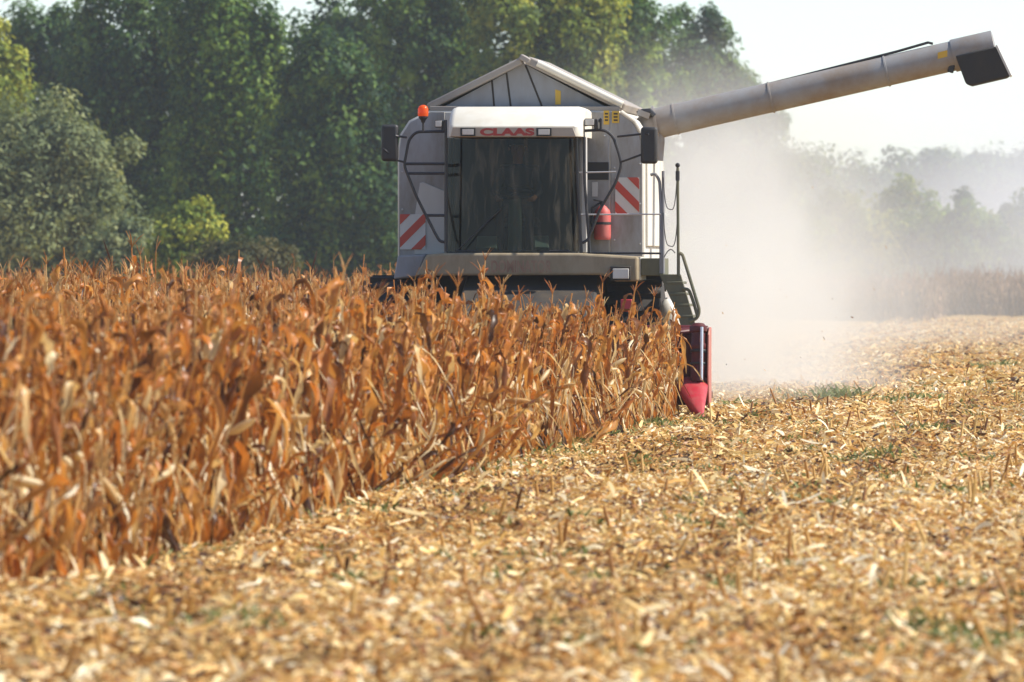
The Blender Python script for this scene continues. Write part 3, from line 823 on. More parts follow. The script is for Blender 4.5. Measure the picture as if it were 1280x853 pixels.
j = {'pelvis': ((0, 0, zc + 0.08), 0.15), 'waist': ((0, 0.03, zc + 0.24), (0.15, 0.11)), 'chest': ((0, 0.03, zc + 0.45), (0.17, 0.12)), 'neckb': ((0, 0.03, zc + 0.58), 0.075), 'neck': ((0, 0.01, zc + 0.66), 0.055), 'headb': ((0, 0.0, zc + 0.72), 0.075), 'head': ((0, -0.005, zc + 0.80), 0.10), 'crown': ((0, 0.005, zc + 0.87), 0.075)}
e = [('pelvis', 'waist'), ('waist', 'chest'), ('chest', 'neckb'), ('neckb', 'neck'), ('neck', 'headb'), ('headb', 'head'), ('head', 'crown')]
hands = MB()
for s, nme in ((-1, 'a'), (1, 'b')):
    j['sh' + nme] = ((s * 0.19, 0.04, zc + 0.52), 0.07); j['el' + nme] = ((s * 0.26, -0.12, zc + 0.28), 0.05); j['wr' + nme] = ((s * 0.20, -0.30, zc + 0.20), 0.033); j['ha' + nme] = ((s * 0.19, -0.36, zc + 0.195), 0.036)
    j['hip' + nme] = ((s * 0.11, -0.08, zc + 0.06), 0.09); j['kn' + nme] = ((s * 0.17, -0.42, zc + 0.04), 0.065); j['an' + nme] = ((s * 0.17, -0.44, zc - 0.42), 0.045); j['to' + nme] = ((s * 0.18, -0.56, zc - 0.50), 0.04)
    e += [('chest', 'sh' + nme), ('sh' + nme, 'el' + nme), ('el' + nme, 'wr' + nme), ('wr' + nme, 'ha' + nme), ('pelvis', 'hip' + nme), ('hip' + nme, 'kn' + nme), ('kn' + nme, 'an' + nme), ('an' + nme, 'to' + nme)]
    for q in range(4):
        bx = s * (0.165 + q * 0.016); ln = (0.9, 1.0, 0.95, 0.75)[q]
        hands.tube([(bx, -0.37, zc + 0.205), (bx, -0.37 - 0.04 * ln, zc + 0.215), (bx, -0.37 - 0.06 * ln, zc + 0.195), (bx, -0.37 - 0.05 * ln, zc + 0.172)], [0.010, 0.009, 0.008, 0.007], 6)
    hands.tube([(s * 0.158, -0.35, zc + 0.20), (s * 0.145, -0.38, zc + 0.195), (s * 0.148, -0.405, zc + 0.185)], [0.012, 0.010, 0.008], 6)
bm_ = skin_mesh('person', j, e, None)
bm = bmesh.new(); bm.from_mesh(bm_)
tmp = bpy.data.meshes.new('tmp')
face = MB()
face.lathe([(0.016, 0), (0.012, 0.02), (0.004, 0.03)], (0, -0.095, zc + 0.79), (0, -1, -0.3), 8)              # nose
for s in (-1, 1):
    face.lathe([(0.012, 0), (0.024, 0.01), (0.02, 0.02)], (s * 0.092, 0.005, zc + 0.79), (s, 0, 0), 8)        # ears
    face.lathe([(0.004, -0.006), (0.012, 0), (0.004, 0.006)], (s * 0.034, -0.093, zc + 0.815), (0, -1, 0), 8)  # eyes
face.lathe([(0.02, 0), (0.018, 0.006)], (0, -0.088, zc + 0.75), (0, -1, 0), 8)                                # mouth
tmp.from_pydata([tuple(p) for p in face.v + hands.v], [], face.f + [[i + len(face.v) for i in f] for f in hands.f])
bm.from_mesh(tmp); bm.to_mesh(bm_); bm.free()
bm_.materials.clear()
for k in ('skin', 'shirt', 'trousers'): bm_.materials.append(M[k])
for p in bm_.polygons:
    c = p.center
    if c.z > zc + 0.61 or (c.y < -0.27 and c.z > zc + 0.14): p.material_index = 0
    elif c.z > zc + 0.12: p.material_index = 1
    else: p.material_index = 2
    p.use_smooth = True
wx, wy = to_world(sx, Yc + 0.84)
D = bpy.data.objects.new('person', bm_); D.location = (wx, wy, 0); D.rotation_euler = (0, 0, ANG); COL.objects.link(D)
tag(D, 'driver in a dark shirt sitting behind the dusty windscreen, hands on the steering wheel', 'person')
hm = MB(); hm.lathe([(0.106, -0.03), (0.108, 0.02), (0.095, 0.06), (0.06, 0.09), (0.01, 0.1)], (0, 0.01, zc + 0.845), (0, 0.25, 1), 20); hm.build('hair', M['hair'], D)

# ------------------------------------------------------------------ dry corn
def ribbon(c, wdt, side, fold=0.25, cols=3):
    """c (n,3) centre line, wdt (n), side (n,3) -> verts, quads"""
    n = len(c)
    tan = np.gradient(c, axis=0); tan /= np.linalg.norm(tan, axis=1, keepdims=True) + 1e-9
    nor = np.cross(tan, side)
    if cols == 3:
        V = np.stack([c - side * wdt[:, None] / 2 + nor * (wdt * fold)[:, None], c, c + side * wdt[:, None] / 2 + nor * (wdt * fold)[:, None]], 1).reshape(-1, 3)
    else:
        V = np.stack([c - side * wdt[:, None] / 2, c + side * wdt[:, None] / 2], 1).reshape(-1, 3)
    F = []
    for i in range(n - 1):
        for k in range(cols - 1):
            a = i * cols + k
            F.append((a, a + 1, a + cols + 1, a + cols))
    return V, np.array(F)

def tube_np(c, r, n=5):
    tan = np.gradient(c, axis=0); tan /= np.linalg.norm(tan, axis=1, keepdims=True) + 1e-9
    ref = np.array([0.31, 0.95, 0.05]); u = np.cross(tan, ref); u /= np.linalg.norm(u, axis=1, keepdims=True); w = np.cross(tan, u)
    a = 2 * np.pi * np.arange(n) / n
    V = (c[:, None, :] + (u[:, None, :] * np.cos(a)[None, :, None] + w[:, None, :] * np.sin(a)[None, :, None]) * r[:, None, None]).reshape(-1, 3)
    F = []
    for i in range(len(c) - 1):
        for k in range(n):
            F.append((i * n + k, i * n + (k + 1) % n, (i + 1) * n + (k + 1) % n, (i + 1) * n + k))
    return V, np.array(F)

class Acc:
    def __init__(s): s.V = []; s.F = []; s.T = []; s.n = 0
    def add(s, V, F, tint):
        s.V.append(V); s.F.append(F + s.n); s.n += len(V)
        s.T.append(np.full(len(V), tint) if np.isscalar(tint) else tint)
    def get(s): return np.concatenate(s.V), np.concatenate(s.F), np.concatenate(s.T)

def leaf_curve(z0, az, L, th0, th1, bend, n, g):
    tt = np.linspace(0, 1, n)
    s = 1 / (1 + np.exp(-(tt - bend) * 14))
    th = th0 + (th1 - th0) * s + 0.10 * np.sin(tt * 9 + g.uniform(0, 6))
    azv = az + g.uniform(-0.5, 0.5) * tt + 0.25 * np.sin(tt * 7 + g.uniform(0, 6))
    d = np.stack([np.sin(th) * np.cos(azv), np.sin(th) * np.sin(azv), np.cos(th)], 1)
    c = np.zeros((n, 3)); c[1:] = np.cumsum((d[1:] + d[:-1]) / 2, 0) * L / (n - 1)
    c[:, 2] += z0
    side = np.stack([-np.sin(azv), np.cos(azv), np.zeros(n)], 1)
    tw = g.uniform(-1.0, 1.0) + g.uniform(-2.6, 2.6) * tt + 0.4 * np.sin(tt * 11 + g.uniform(0, 6))
    k = d
    side = side * np.cos(tw)[:, None] + np.cross(k, side) * np.sin(tw)[:, None]
    return c, side, tt

def corn_variant(seed, low=False):
    g = np.random.default_rng(seed)
    Hs = g.uniform(1.45, 1.6)
    nz = 6 if not low else 3
    zz = np.linspace(0, Hs, nz)
    lean = g.uniform(-0.10, 0.14); wig = g.uniform(-0.03, 0.03, nz); wig[0] = 0
    c = np.stack([lean * (zz / Hs) ** 1.6 + wig, g.uniform(-0.06, 0.06) * zz + wig[::-1] * 0.5 * (zz > 0), zz], 1)
    rr = np.linspace(0.0135, 0.006, nz)
    parts = {k: Acc() for k in ('stalk', 'foliage', 'ear', 'tassel')}
    V, F = tube_np(c, rr, 5 if not low else 3); parts['stalk'].add(V, F, 0.56 + g.uniform(-0.12, 0.12))
    def at(z): return np.array([np.interp(z, zz, c[:, 0]), np.interp(z, zz, c[:, 1]), 0])
    nl = int(g.integers(15, 21)) if not low else 11
    a0 = g.uniform(0, 6.28); ptint = g.uniform(-0.17, 0.08)
    for i in range(nl):
        z0 = 0.16 + (Hs - 0.22) * (i + g.uniform(-0.3, 0.3)) / (nl - 1) * 0.97
        broad = g.random() < 0.46 or (z0 > Hs * 0.8 and g.random() < 0.5)
        L = g.uniform(0.34, 0.70) * (0.6 if i > nl - 4 else 1.0)
        az = a0 + (i % 2) * math.pi + g.uniform(-0.7, 0.7)
        kind = g.random()
        if broad: th0, th1, bd = g.uniform(0.15, 0.7), g.uniform(2.8, 3.2), g.uniform(0.04, 0.26)
        elif kind < 0.72: th0, th1, bd = g.uniform(0.4, 1.8), g.uniform(2.5, 3.1), g.uniform(0.02, 0.12)
        elif kind < 0.95: th0, th1, bd = g.uniform(1.2, 2.2), g.uniform(2.1, 2.7), g.uniform(0.05, 0.5)
        else: th0, th1, bd = g.uniform(0.05, 0.35), g.uniform(0.1, 0.8), g.uniform(0.3, 0.8)
        n = 9 if not low else 5
        cc, side, tt = leaf_curve(max(z0, 0.08), az, L, th0, th1, bd, n, g)
        cc[:, :2] += at(z0)[:2]
        cc[:, 2] = np.maximum(cc[:, 2], 0.015)
        w = (g.uniform(0.034, 0.080) if broad else g.uniform(0.008, 0.028)) * np.interp(tt, [0, 0.12, 0.40, 0.75, 1], [0.3, 0.7, 1.0, 0.7, 0.05]) * (1 + 0.22 * np.sin(tt * 13 + g.uniform(0, 6)))
        V, F = ribbon(cc, w, side, g.uniform(0.15, 0.7), 3 if not low else 2)
        V = V + g.normal(0, 1, V.shape) * np.repeat(w, 3 if not low else 2)[:, None] * np.array([0.16, 0.16, 0.10])
        if broad: tn = g.choice([0.10, 0.26, 0.38, 0.46, 0.58, 0.82], p=[0.14, 0.20, 0.25, 0.19, 0.12, 0.10])
        else: tn = g.choice([0.05, 0.2, 0.42, 0.68, 0.86, 1.0], p=[0.12, 0.15, 0.18, 0.19, 0.19, 0.17])
        tn = float(np.clip(tn + ptint + g.uniform(-0.05, 0.05), 0, 1))
        V_t = np.clip(tn + 0.12 * (np.repeat(tt, 3 if not low else 2) - 0.4), 0, 1)
        parts['foliage'].add(V, F, V_t)
    # husked ear
    ze = Hs * g.uniform(0.42, 0.55); az = a0 + g.uniform(-1, 1); th = g.uniform(0.5, 2.7)
    d = np.array([math.sin(th) * math.cos(az), math.sin(th) * math.sin(az), math.cos(th)])
    tt = np.linspace(0, 1, 6 if not low else 3)
    base = at(ze) + np.array([0, 0, ze]) + np.array([math.cos(az), math.sin(az), 0]) * 0.02
    cc = base + d * (tt * 0.23)[:, None]
    r_ = 0.029 * np.interp(tt, [0, 0.15, 0.5, 0.85, 1], [0.35, 0.85, 1.0, 0.7, 0.12])
    V, F = tube_np(cc, r_, 6 if not low else 3); parts['ear'].add(V, F, 0.80 + g.uniform(-0.1, 0.12))
    # tassel
    if g.random() < 0.4:
        nb = int(g.integers(4, 8)) if not low else 3
        top = c[-1]
        for i in range(nb):
            th = g.uniform(0.0, 0.45); az = g.uniform(0, 6.28); L = g.uniform(0.10, 0.24)
            tt = np.linspace(0, 1, 4)
            d = np.stack([np.sin(th + tt * 0.5) * np.cos(az), np.sin(th + tt * 0.5) * np.sin(az), np.cos(th + tt * 0.5)], 1)
            cc = top + np.cumsum(d, 0) * L / 4 - d[0] * L / 4
            V, F = tube_np(cc, np.array([0.004, 0.005, 0.0045, 0.002]) * g.uniform(0.6, 1.1), 3); parts['tassel'].add(V, F, 0.45 + g.uniform(-0.2, 0.2))
    return {k: a.get() for k, a in parts.items() if a.n}

NVAR = 20
variants = [corn_variant(100 + i) for i in range(NVAR)]
lows = [corn_variant(300 + i, True) for i in range(8)]

# where plants stand: rows 0.75 m apart along the machine's heading
rowlx = np.array([2.02 - 0.75 * k for k in range(0, 34)])
PL = []
g = np.random.default_rng(21)
for k, lx in enumerate(rowlx):
    ly = -60.0
    while ly < 95:
        near = ly < 8
        ly += g.uniform(0.12, 0.22) if near else g.uniform(0.2, 0.42)
        if lx > -2.55 and ly > 0.95: break
        if lx > -2.75 and 0.0 < ly < 0.95 and abs(((lx - (-2.5)) % 0.83) - 0.41) > 0.33 and g.random() < 0.4: continue
        x, y = to_world(lx + g.normal(0, 0.045), ly)
        edge = 0.0635 * y
        if x < -edge - 1.6: continue
        if y > 120 and x < -edge - 0.5: continue
        if y > 120 and g.random() < 0.45: continue
        if -2.9 < lx < -2.0 and ly > 1.0: continue
        # how tall: bowed and pulled down in front of the header
        if lx > -2.6:
            h = min(1.43, (1.17 if lx > -1.3 else 1.12) + max(0, -ly) / 28 * 0.34) * g.uniform(0.82, 1.13)
            if lx > 1.0 and ly > -9: h *= g.uniform(0.86, 1.0)
            if g.random() < 0.09: h *= g.uniform(1.12, 1.34) if ly > -12 else g.uniform(1.04, 1.14)
        else:
            h = 1.48 * g.uniform(0.76, 1.17)
            if g.random() < 0.08: h *= 1.15
        lean = 0.0
        if lx > 1.4: lean = g.uniform(-0.02, 0.20)
        elif lx > 0: lean = g.uniform(-0.05, 0.14)
        PL.append((x, y, h / 1.6, g.uniform(0, 6.283), lean + g.normal(0, 0.085), g.normal(0, 0.085), lx, ly))
for i in range(13):
    ly = g.uniform(-54, -14); lx = 2.02 + g.uniform(-0.1, 0.2); x, y = to_world(lx, ly)
    PL.append((x, y, g.uniform(0.5, 0.85), g.uniform(0, 6.283), g.uniform(0.4, 1.0), g.normal(0, 0.3), lx, ly))
PL = np.array(PL)
PLz = ground_h(PL[:, 0], PL[:, 1])
infr = (PL[:, 0] > -0.0637 * PL[:, 1] - 0.15)
order = np.argsort(np.where(infr, PL[:, 1], 1e6))
indiv = set(order[:296].tolist())

corn_mesh = []
for i, v in enumerate(variants):
    corn_mesh.append({k: np_mesh('corn_' + k, V, F, M['corn'], T) for k, (V, F, T) in v.items()})
LABEL = 'tall dry brown corn plant with drooping leaves standing in the uncut crop nearest the camera'
def rotm(ax, ay, az):
    return (Matrix.Rotation(ay, 3, 'Y') @ Matrix.Rotation(ax, 3, 'X') @ Matrix.Rotation(az, 3, 'Z'))
proto = {}
acc = Acc()
for idx in range(len(PL)):
    x, y, s, rz, leany, leanx, lx, ly = PL[idx]
    rm = rotm(leanx, leany, rz)
    if idx in indiv:
        vi = idx % NVAR
        if vi not in proto:
            o = bpy.data.objects.new('corn_plant', None); o.empty_display_size = 0.2; COL.objects.link(o)
            kids = [link(k, me, o) for k, me in corn_mesh[vi].items()]
            tag(o, LABEL, 'corn plant', 'uncut dry corn plants')
            proto[vi] = (o, kids)
        else:
            o = proto[vi][0].copy(); COL.objects.link(o)
            for kid in proto[vi][1]:
                c = kid.copy(); COL.objects.link(c); c.parent = o
        o.matrix_world = Matrix.Translation((x, y, PLz[idx] - 0.01)) @ rm.to_4x4() @ Matrix.Diagonal((s, s, s, 1))
    else:
        far = y > 98
        v = lows[idx % len(lows)] if far else variants[(idx * 7 + 3) % NVAR]
        A = np.array(rm) * s
        dt = (random.random() - 0.5) * 0.16
        for k, (V, F, T) in v.items():
            W_ = V @ A.T
            W_[:, 0] += x; W_[:, 1] += y; W_[:, 2] += PLz[idx] - 0.01
            acc.add(W_, F, np.clip(T + dt, 0, 1))
V, F, T = acc.get()
o = link('standing_corn', np_mesh('standing_corn', V, F, M['corn'], T))
tag(o, 'mass of uncut dry corn filling the field behind the nearest plants', 'corn', kind='stuff')

# distant corn block across the cut field
acc = Acc()
g = np.random.default_rng(5)
def far_block(x0, x1, ya, yb, n, hh):
    for i in range(n):
        y = g.uniform(ya, yb) if g.random() < 0.5 else ya + abs(g.normal(0, 1.2)); x = g.uniform(x0, x1) * y / ya
        v = lows[i % len(lows)]; s = hh / 1.6 * g.uniform(0.8, 1.12)
        A = np.array(rotm(g.normal(0, .08), g.normal(0, .08), g.uniform(0, 6.28))) * s
        dt = g.uniform(-0.2, 0.2)
        for k, (V, F, T) in v.items():
            W_ = V @ A.T; W_[:, 0] += x; W_[:, 1] += y
            acc.add(W_, F, np.clip(T + dt, 0, 1))
far_block((840 - 640) / FPX * 255, (1172 - 640) / FPX * 255, 255, 275, 900, 1.5)
far_block((1165 - 640) / FPX * 285, (1400 - 640) / FPX * 285, 285, 300, 700, 1.6)
V, F, T = acc.get()
tag(link('far_corn', np_mesh('far_corn', V, F, M['farcorn'], T)), 'far strip of uncut corn standing in front of the hazy wood', 'corn', kind='stuff')

# ------------------------------------------------------------------ residue on the cut ground
def pieces(n, xs, ys, L, Wd, tint, lift, pitch_sd, rows=4):
    """n curled strips, vectorised"""
    az = g.uniform(0, 2 * np.pi, n); pit = g.normal(0, pitch_sd, n); cur = g.normal(0, 0.7, n); roll = g.normal(0, 0.6, n)
    tt = np.linspace(-0.5, 0.5, rows)
    ang = pit[:, None] + cur[:, None] * tt[None, :]
    dl = L[:, None] / (rows - 1)
    hx = np.cumsum(np.cos(ang), 1) * dl; hz = np.cumsum(np.sin(ang), 1) * dl
    hx -= hx.mean(1, keepdims=True); hz -= hz.min(1, keepdims=True)
    C = np.stack([hx * np.cos(az)[:, None], hx * np.sin(az)[:, None], hz], 2)
    sd = np.stack([-np.sin(az) * np.cos(roll), np.cos(az) * np.cos(roll), np.sin(roll)], 1)
    wp = np.interp(np.linspace(0, 1, rows), [0, 0.3, 0.7, 1], [0.55, 1, 0.95, 0.35])
    off = sd[:, None, :] * (Wd[:, None] * wp[None, :] / 2)[:, :, None]
    Z = ground_h(xs, ys) + lift
    base = np.stack([xs, ys, Z], 1)[:, None, :]
    V = np.stack([C - off + base, C + off + base], 2)          # n, rows, 2, 3
    V[..., 2] = np.maximum(V[..., 2], (ground_h(xs, ys) - 0.01)[:, None, None])
    idx = np.arange(n)[:, None] * (rows * 2)
    f = np.array([(2 * r, 2 * r + 1, 2 * r + 3, 2 * r + 2) for r in range(rows - 1)])
    F = (idx[:, :, None] + f[None]).reshape(-1, 4)
    return V.reshape(-1, 3), F, np.repeat(tint, rows * 2)

def edge_x(y):     # where the uncut crop begins
    return OX + 2.02 + 0.089 * (y - OY)
def scatter(n, ya, yb, marg_l, marg_r):
    """random points on the cut ground, more or less what the lens takes in plus a margin"""
    y = g.uniform(ya, yb, n * 2); hw = 0.0635 * y
    x = g.uniform(-1, 1, n * 2) * (hw + np.maximum(marg_l, marg_r))
    lx, ly = to_local(x, y)
    ok = np.where(ly < 1.5, lx > 1.9 - 3.0 * (g.random(n * 2) < 0.35), lx > -2.3)
    x, y = x[ok][:n], y[ok][:n]
    return x, y
acc = Acc()
def track(x, y):
    lx, ly = to_local(x, y); lx = lx + 0.12 * np.sin(ly * 0.11)
    return sum(0.20 * np.exp(-((lx - c) / 0.28) ** 2) for c in (3.1, 5.3, 7.7, 10.2))
def patch(x, y):
    return 0.5 + 0.5 * np.sin(x * 1.9 + 1.3 * np.sin(y * 0.45)) * np.sin(y * 0.62 + x * 0.8)
for (n, ya, yb, ls, ws, ml) in ((160000, 27, 50, (0.02, 0.10), (0.009, 0.036), 0.9), (125000, 50, 72, (0.025, 0.095), (0.009, 0.030), 1.0), (90000, 72, 112, (0.035, 0.12), (0.011, 0.036), 1.4), (60000, 112, 260, (0.05, 0.20), (0.02, 0.06), 2.0)):
    x, y = scatter(n, ya, yb, ml, ml); k = len(x)
    tn = np.clip(g.choice([0.05, 0.22, 0.38, 0.52, 0.66, 0.82, 0.97], size=k, p=[0.14, 0.16, 0.18, 0.15, 0.13, 0.13, 0.11]) + g.uniform(-0.07, 0.07, k) + 0.22 * (patch(x, y) - 0.5) - track(x, y), 0, 1)
    V, F, T = pieces(k, x, y, g.uniform(ls[0], ls[1], k) * g.uniform(0.6, 1.1, k), g.uniform(ws[0], ws[1], k) * np.where(g.random(k) < 0.35, 0.4, 1.0), tn, np.abs(g.normal(0, 0.022, k)), 0.24)
    acc.add(V, F, T)
# pale husks and longer broken leaves on top
for (n, ya, yb) in ((2600, 27, 50), (3600, 50, 112)):
    x, y = scatter(n, ya, yb, 1.5, 1.5); k = len(x)
    tn = np.clip(g.normal(0.72, 0.2, k), 0.1, 1)
    V, F, T = pieces(k, x, y, g.uniform(0.08, 0.22, k), g.uniform(0.015, 0.04, k), tn, np.abs(g.normal(0.015, 0.02, k)), 0.3, rows=6)
    acc.add(V, F, T)
V, F, T = acc.get()
tag(link('corn_residue', np_mesh('corn_residue', V, F, M['litter'], T)), 'chopped pale corn leaves and husks covering the cut ground', 'crop residue', kind='stuff')
# short cut stalks
acc = Acc()
x, y = scatter(400, 28, 130, 1.5, 1.5)
lx, ly = to_local(x, y); lx = np.round((lx - 2.02) / 0.75) * 0.75 + 2.02 + g.normal(0, 0.04, len(x)); x, y = to_world(lx, ly)
keep = lx > 2.3; x = x[keep]; y = y[keep]
for i in range(len(x)):
    hgt = g.uniform(0.07, 0.24); lxn = g.normal(0, 0.25, 2)
    cc = np.array([[0, 0, -0.02], [lxn[0] * hgt * .5, lxn[1] * hgt * .5, hgt * .5], [lxn[0] * hgt, lxn[1] * hgt, hgt]]) + np.array([x[i], y[i], float(ground_h(x[i], y[i]))])
    V, F = tube_np(cc, np.array([0.013, 0.012, 0.011]), 5); acc.add(V, F, float(np.clip(g.normal(0.46, 0.16), 0.08, 0.9)))
V, F, T = acc.get()
tag(link('corn_stubble', np_mesh('corn_stubble', V, F, M['litter'], T)), 'short cut corn stalks left standing in rows', 'stubble', kind='stuff')
# green weeds
acc = Acc()
def tuft(x, y, n, h, sp):
    for i in range(n):
        cc, side, tt = leaf_curve(0, g.uniform(0, 6.28), h * g.uniform(0.6, 1.3), g.uniform(0.05, 0.7), g.uniform(0.8, 1.9), 0.6, 4, g)
        px_, py_ = x + g.normal(0, sp), y + g.normal(0, sp * 2.5)
        cc += np.array([px_, py_, float(ground_h(px_, py_))])
        V, F = ribbon(cc, np.array([0.010, 0.016, 0.012, 0.002]) * g.uniform(0.8, 1.8), side, 0.2, 2)
        acc.add(V, F, float(g.uniform(0.1, 0.9)))
def gpt(px, py):
    y = CAMH * FPX / (py - HOR); return (px - 640) / FPX * y, y
for (px, py, n, h) in ((630, 575, 120, .13), (690, 560, 120, .12), (720, 548, 120, .13), (790, 536, 120, .14), (830, 532, 40, .08), (480, 612, 90, .13), (560, 590, 70, .13), (920, 508, 50, .12), (1045, 500, 110, .20), (1160, 540, 100, .14), (1240, 460, 90, .2), (1250, 800, 60, .10), (1170, 800, 50, .09), (1030, 640, 60, .09), (280, 805, 60, .09), (1200, 620, 60, .1), (940, 470, 60, .16), (1140, 505, 80, .14), (870, 660, 40, .09), (760, 720, 40, .09), (1090, 575, 60, .1)):
    x, y = gpt(px, py); tuft(x, y, int(n * 1.8), h * 1.15, 0.18)
for i in range(170):
    y = g.uniform(34, 120); x = g.uniform(edge_x(y) + 0.3, 0.0635 * y + 1); tuft(x, y, 18, 0.10, 0.09)
for i in range(150):
    y = g.uniform(46, 88); tuft(edge_x(y) + g.normal(0.1, 0.3), y, 6, 0.11, 0.09)
V, F, T = acc.get()
tag(link('weeds', np_mesh('weeds', V, F, M['weed'], T)), 'sparse green grass and weeds growing through the stubble', 'weeds', kind='stuff')

# ------------------------------------------------------------------ trees
def foliage_mat(name, dark, mid, light, trans=0.35):
    return leafy(name, [(0.0, dark), (0.5, mid), (1.0, light)], trans=trans, rough=0.55, spec=0.12, nscale=0.5, namt=0.22, tcol=(1.15, 1.1, 0.6))
FM = {
    'dark': foliage_mat('dark_green_leaves', (0.014, 0.042, 0.018), (0.042, 0.098, 0.026), (0.15, 0.24, 0.05)),
    'mid': foliage_mat('green_leaves', (0.020, 0.055, 0.014), (0.07, 0.145, 0.026), (0.24, 0.34, 0.05)),
    'yellow': foliage_mat('yellowing_leaves', (0.055, 0.10, 0.018), (0.18, 0.24, 0.034), (0.42, 0.42, 0.06)),
    'willow': foliage_mat('grey_green_leaves', (0.10, 0.135, 0.065), (0.20, 0.24, 0.11), (0.34, 0.36, 0.17)),
    'olive': foliage_mat('olive_leaves', (0.04, 0.05, 0.018), (0.085, 0.085, 0.03), (0.14, 0.12, 0.045)),
}
M['bark'] = paint('bark', (0.10, 0.085, 0.065), 0.9, dirt=(0.05, 0.045, 0.035), dirt_amt=0.7, scale=8)

def crown_mesh(lobes, nleaf, leaf, mat, seed, vertical=1.0, clump=0.55, droop=0.0):
    """lobes: (x,y,z,rx,ry,rz) in metres; leaves gathered in clumps near the lobes' skins"""
    g = np.random.default_rng(seed)
    vol = np.array([l[3] * l[5] for l in lobes]); pr = vol / vol.sum()
    nleaf = int(nleaf * 2.5); leaf *= 0.80; ncl = max(16, nleaf // 150)
    li = g.choice(len(lobes), ncl, p=pr); Lb = np.array(lobes)[li]
    d = g.normal(0, 1, (ncl, 3)); d /= np.linalg.norm(d, axis=1, keepdims=True)
    rad = g.uniform(0.1, 1.0, ncl) ** 0.33 * (1 + g.normal(0, 0.12, ncl))
    C = Lb[:, :3] + d * Lb[:, 3:] * rad[:, None]
    ctint = np.clip(g.normal(0.45, 0.30, ncl), 0, 1)
    csz = clump * 1.5 * g.uniform(0.6, 1.5, ncl)
    k = g.integers(0, ncl, nleaf)
    off = g.normal(0, 1, (nleaf, 3)); off /= np.linalg.norm(off, axis=1, keepdims=True); od = off.copy()
    off = off * (g.random((nleaf, 1)) ** 0.45) * 1.5 * np.array([1, 1, vertical]) * csz[k][:, None] * 0.62
    Pc = C[k] + off
    Pc[:, 2] -= droop * np.linalg.norm(off[:, :2], axis=1)
    Pc[:, 2] = np.maximum(Pc[:, 2], 0.15)
    nrm = d[k] * 0.5 + od * 0.8 + g.normal(0, 0.5, (nleaf, 3)) + np.array([0, 0, 0.3]); nrm /= np.linalg.norm(nrm, axis=1, keepdims=True)
    a = np.cross(nrm, g.normal(0, 1, (nleaf, 3))); a /= np.linalg.norm(a, axis=1, keepdims=True)
    if droop > 0:
        a = a * 1.0 + np.array([0, 0, -0.6]); a -= nrm * (a * nrm).sum(1, keepdims=True); a /= np.linalg.norm(a, axis=1, keepdims=True)
    b = np.cross(nrm, a)
    sz = leaf * g.uniform(0.6, 1.35, nleaf)[:, None]; asp = 0.62 if droop == 0 else 0.45
    V = np.stack([Pc - a * sz * .6, Pc + b * sz * asp * .5 - a * sz * 0.05 + nrm * sz * .08, Pc + a * sz * .6, Pc - b * sz * asp * .5 - a * sz * 0.05 + nrm * sz * .08], 1).reshape(-1, 3)
    F = np.arange(nleaf * 4).reshape(-1, 4)
    T = np.repeat(np.clip(ctint[k] + g.normal(0, 0.16, nleaf), 0, 1), 4)
    return np_mesh('crown', V, F, mat, T)

def trunk_mesh(h, r, seed, spread):
    g = np.random.default_rng(seed); mb = MB()
    pts = [Vector((g.normal(0, 0.05) * i, g.normal(0, 0.05) * i, h * i / 6)) for i in range(7)]
    mb.tube(pts, [r * (1.25 if i == 0 else 1 - 0.13 * i) for i in range(7)], 8)
    for i in range(7):
        z = h * (0.3 + 0.09 * i); az = i * 2.4 + g.uniform(-.4, .4); L = spread * g.uniform(0.5, 0.85)
        b0 = pts[min(6, int(z / h * 6))]
        dirv = Vector((math.cos(az), math.sin(az), 0.8))
        q = [Vector((b0.x, b0.y, z)) + dirv * L * s + Vector((0, 0, 0.25 * L * s * s)) for s in (0, 0.33, 0.66, 1)]
        mb.tube(q, [r * .42, r * .3, r * .2, r * .08], 6)
    o = mb.build('trunk', M['bark'])
    return o

def tree(name, label, cat, lobes_px, Y, mat, nleaf, leaf, seed, group=None, vertical=1.0, clump=0.55, droop=0.0, depth=0.8, cx=None):
    k = Y / FPX
    bx0 = min(l[0] - l[2] * .75 for l in lobes_px); bx1 = max(l[0] + l[2] * .75 for l in lobes_px)
    if cat == 'tree': lobes_px = lobes_px + [((bx0 * (3 - i) + bx1 * i) / 3, 312, (bx1 - bx0) / 4, 34) for i in range(4)]
    cxp = cx if cx is not None else sum(l[0] * l[2] * l[3] for l in lobes_px) / sum(l[2] * l[3] for l in lobes_px)
    X = (cxp - 640) * k
    root = empty(name, (X, Y, 0))
    tag(root, label, cat, group)
    lob = []
    for (px, py, rx, ry) in lobes_px:
        lob.append(((px - cxp) * k, 0.0, CAMH + (HOR - py) * k, rx * k * 1.07, max(rx, ry * 0.5) * k * depth, ry * k * 1.13))
    cm = crown_mesh(lob, nleaf, leaf, FM[mat], seed, vertical, clump, droop)
    link('crown', cm, root)
    top = max(l[2] + l[5] for l in lob)
    to = trunk_mesh(top * 0.72, max(0.08, top * 0.02), seed, max(l[3] for l in lob)); to.parent = root
    return root

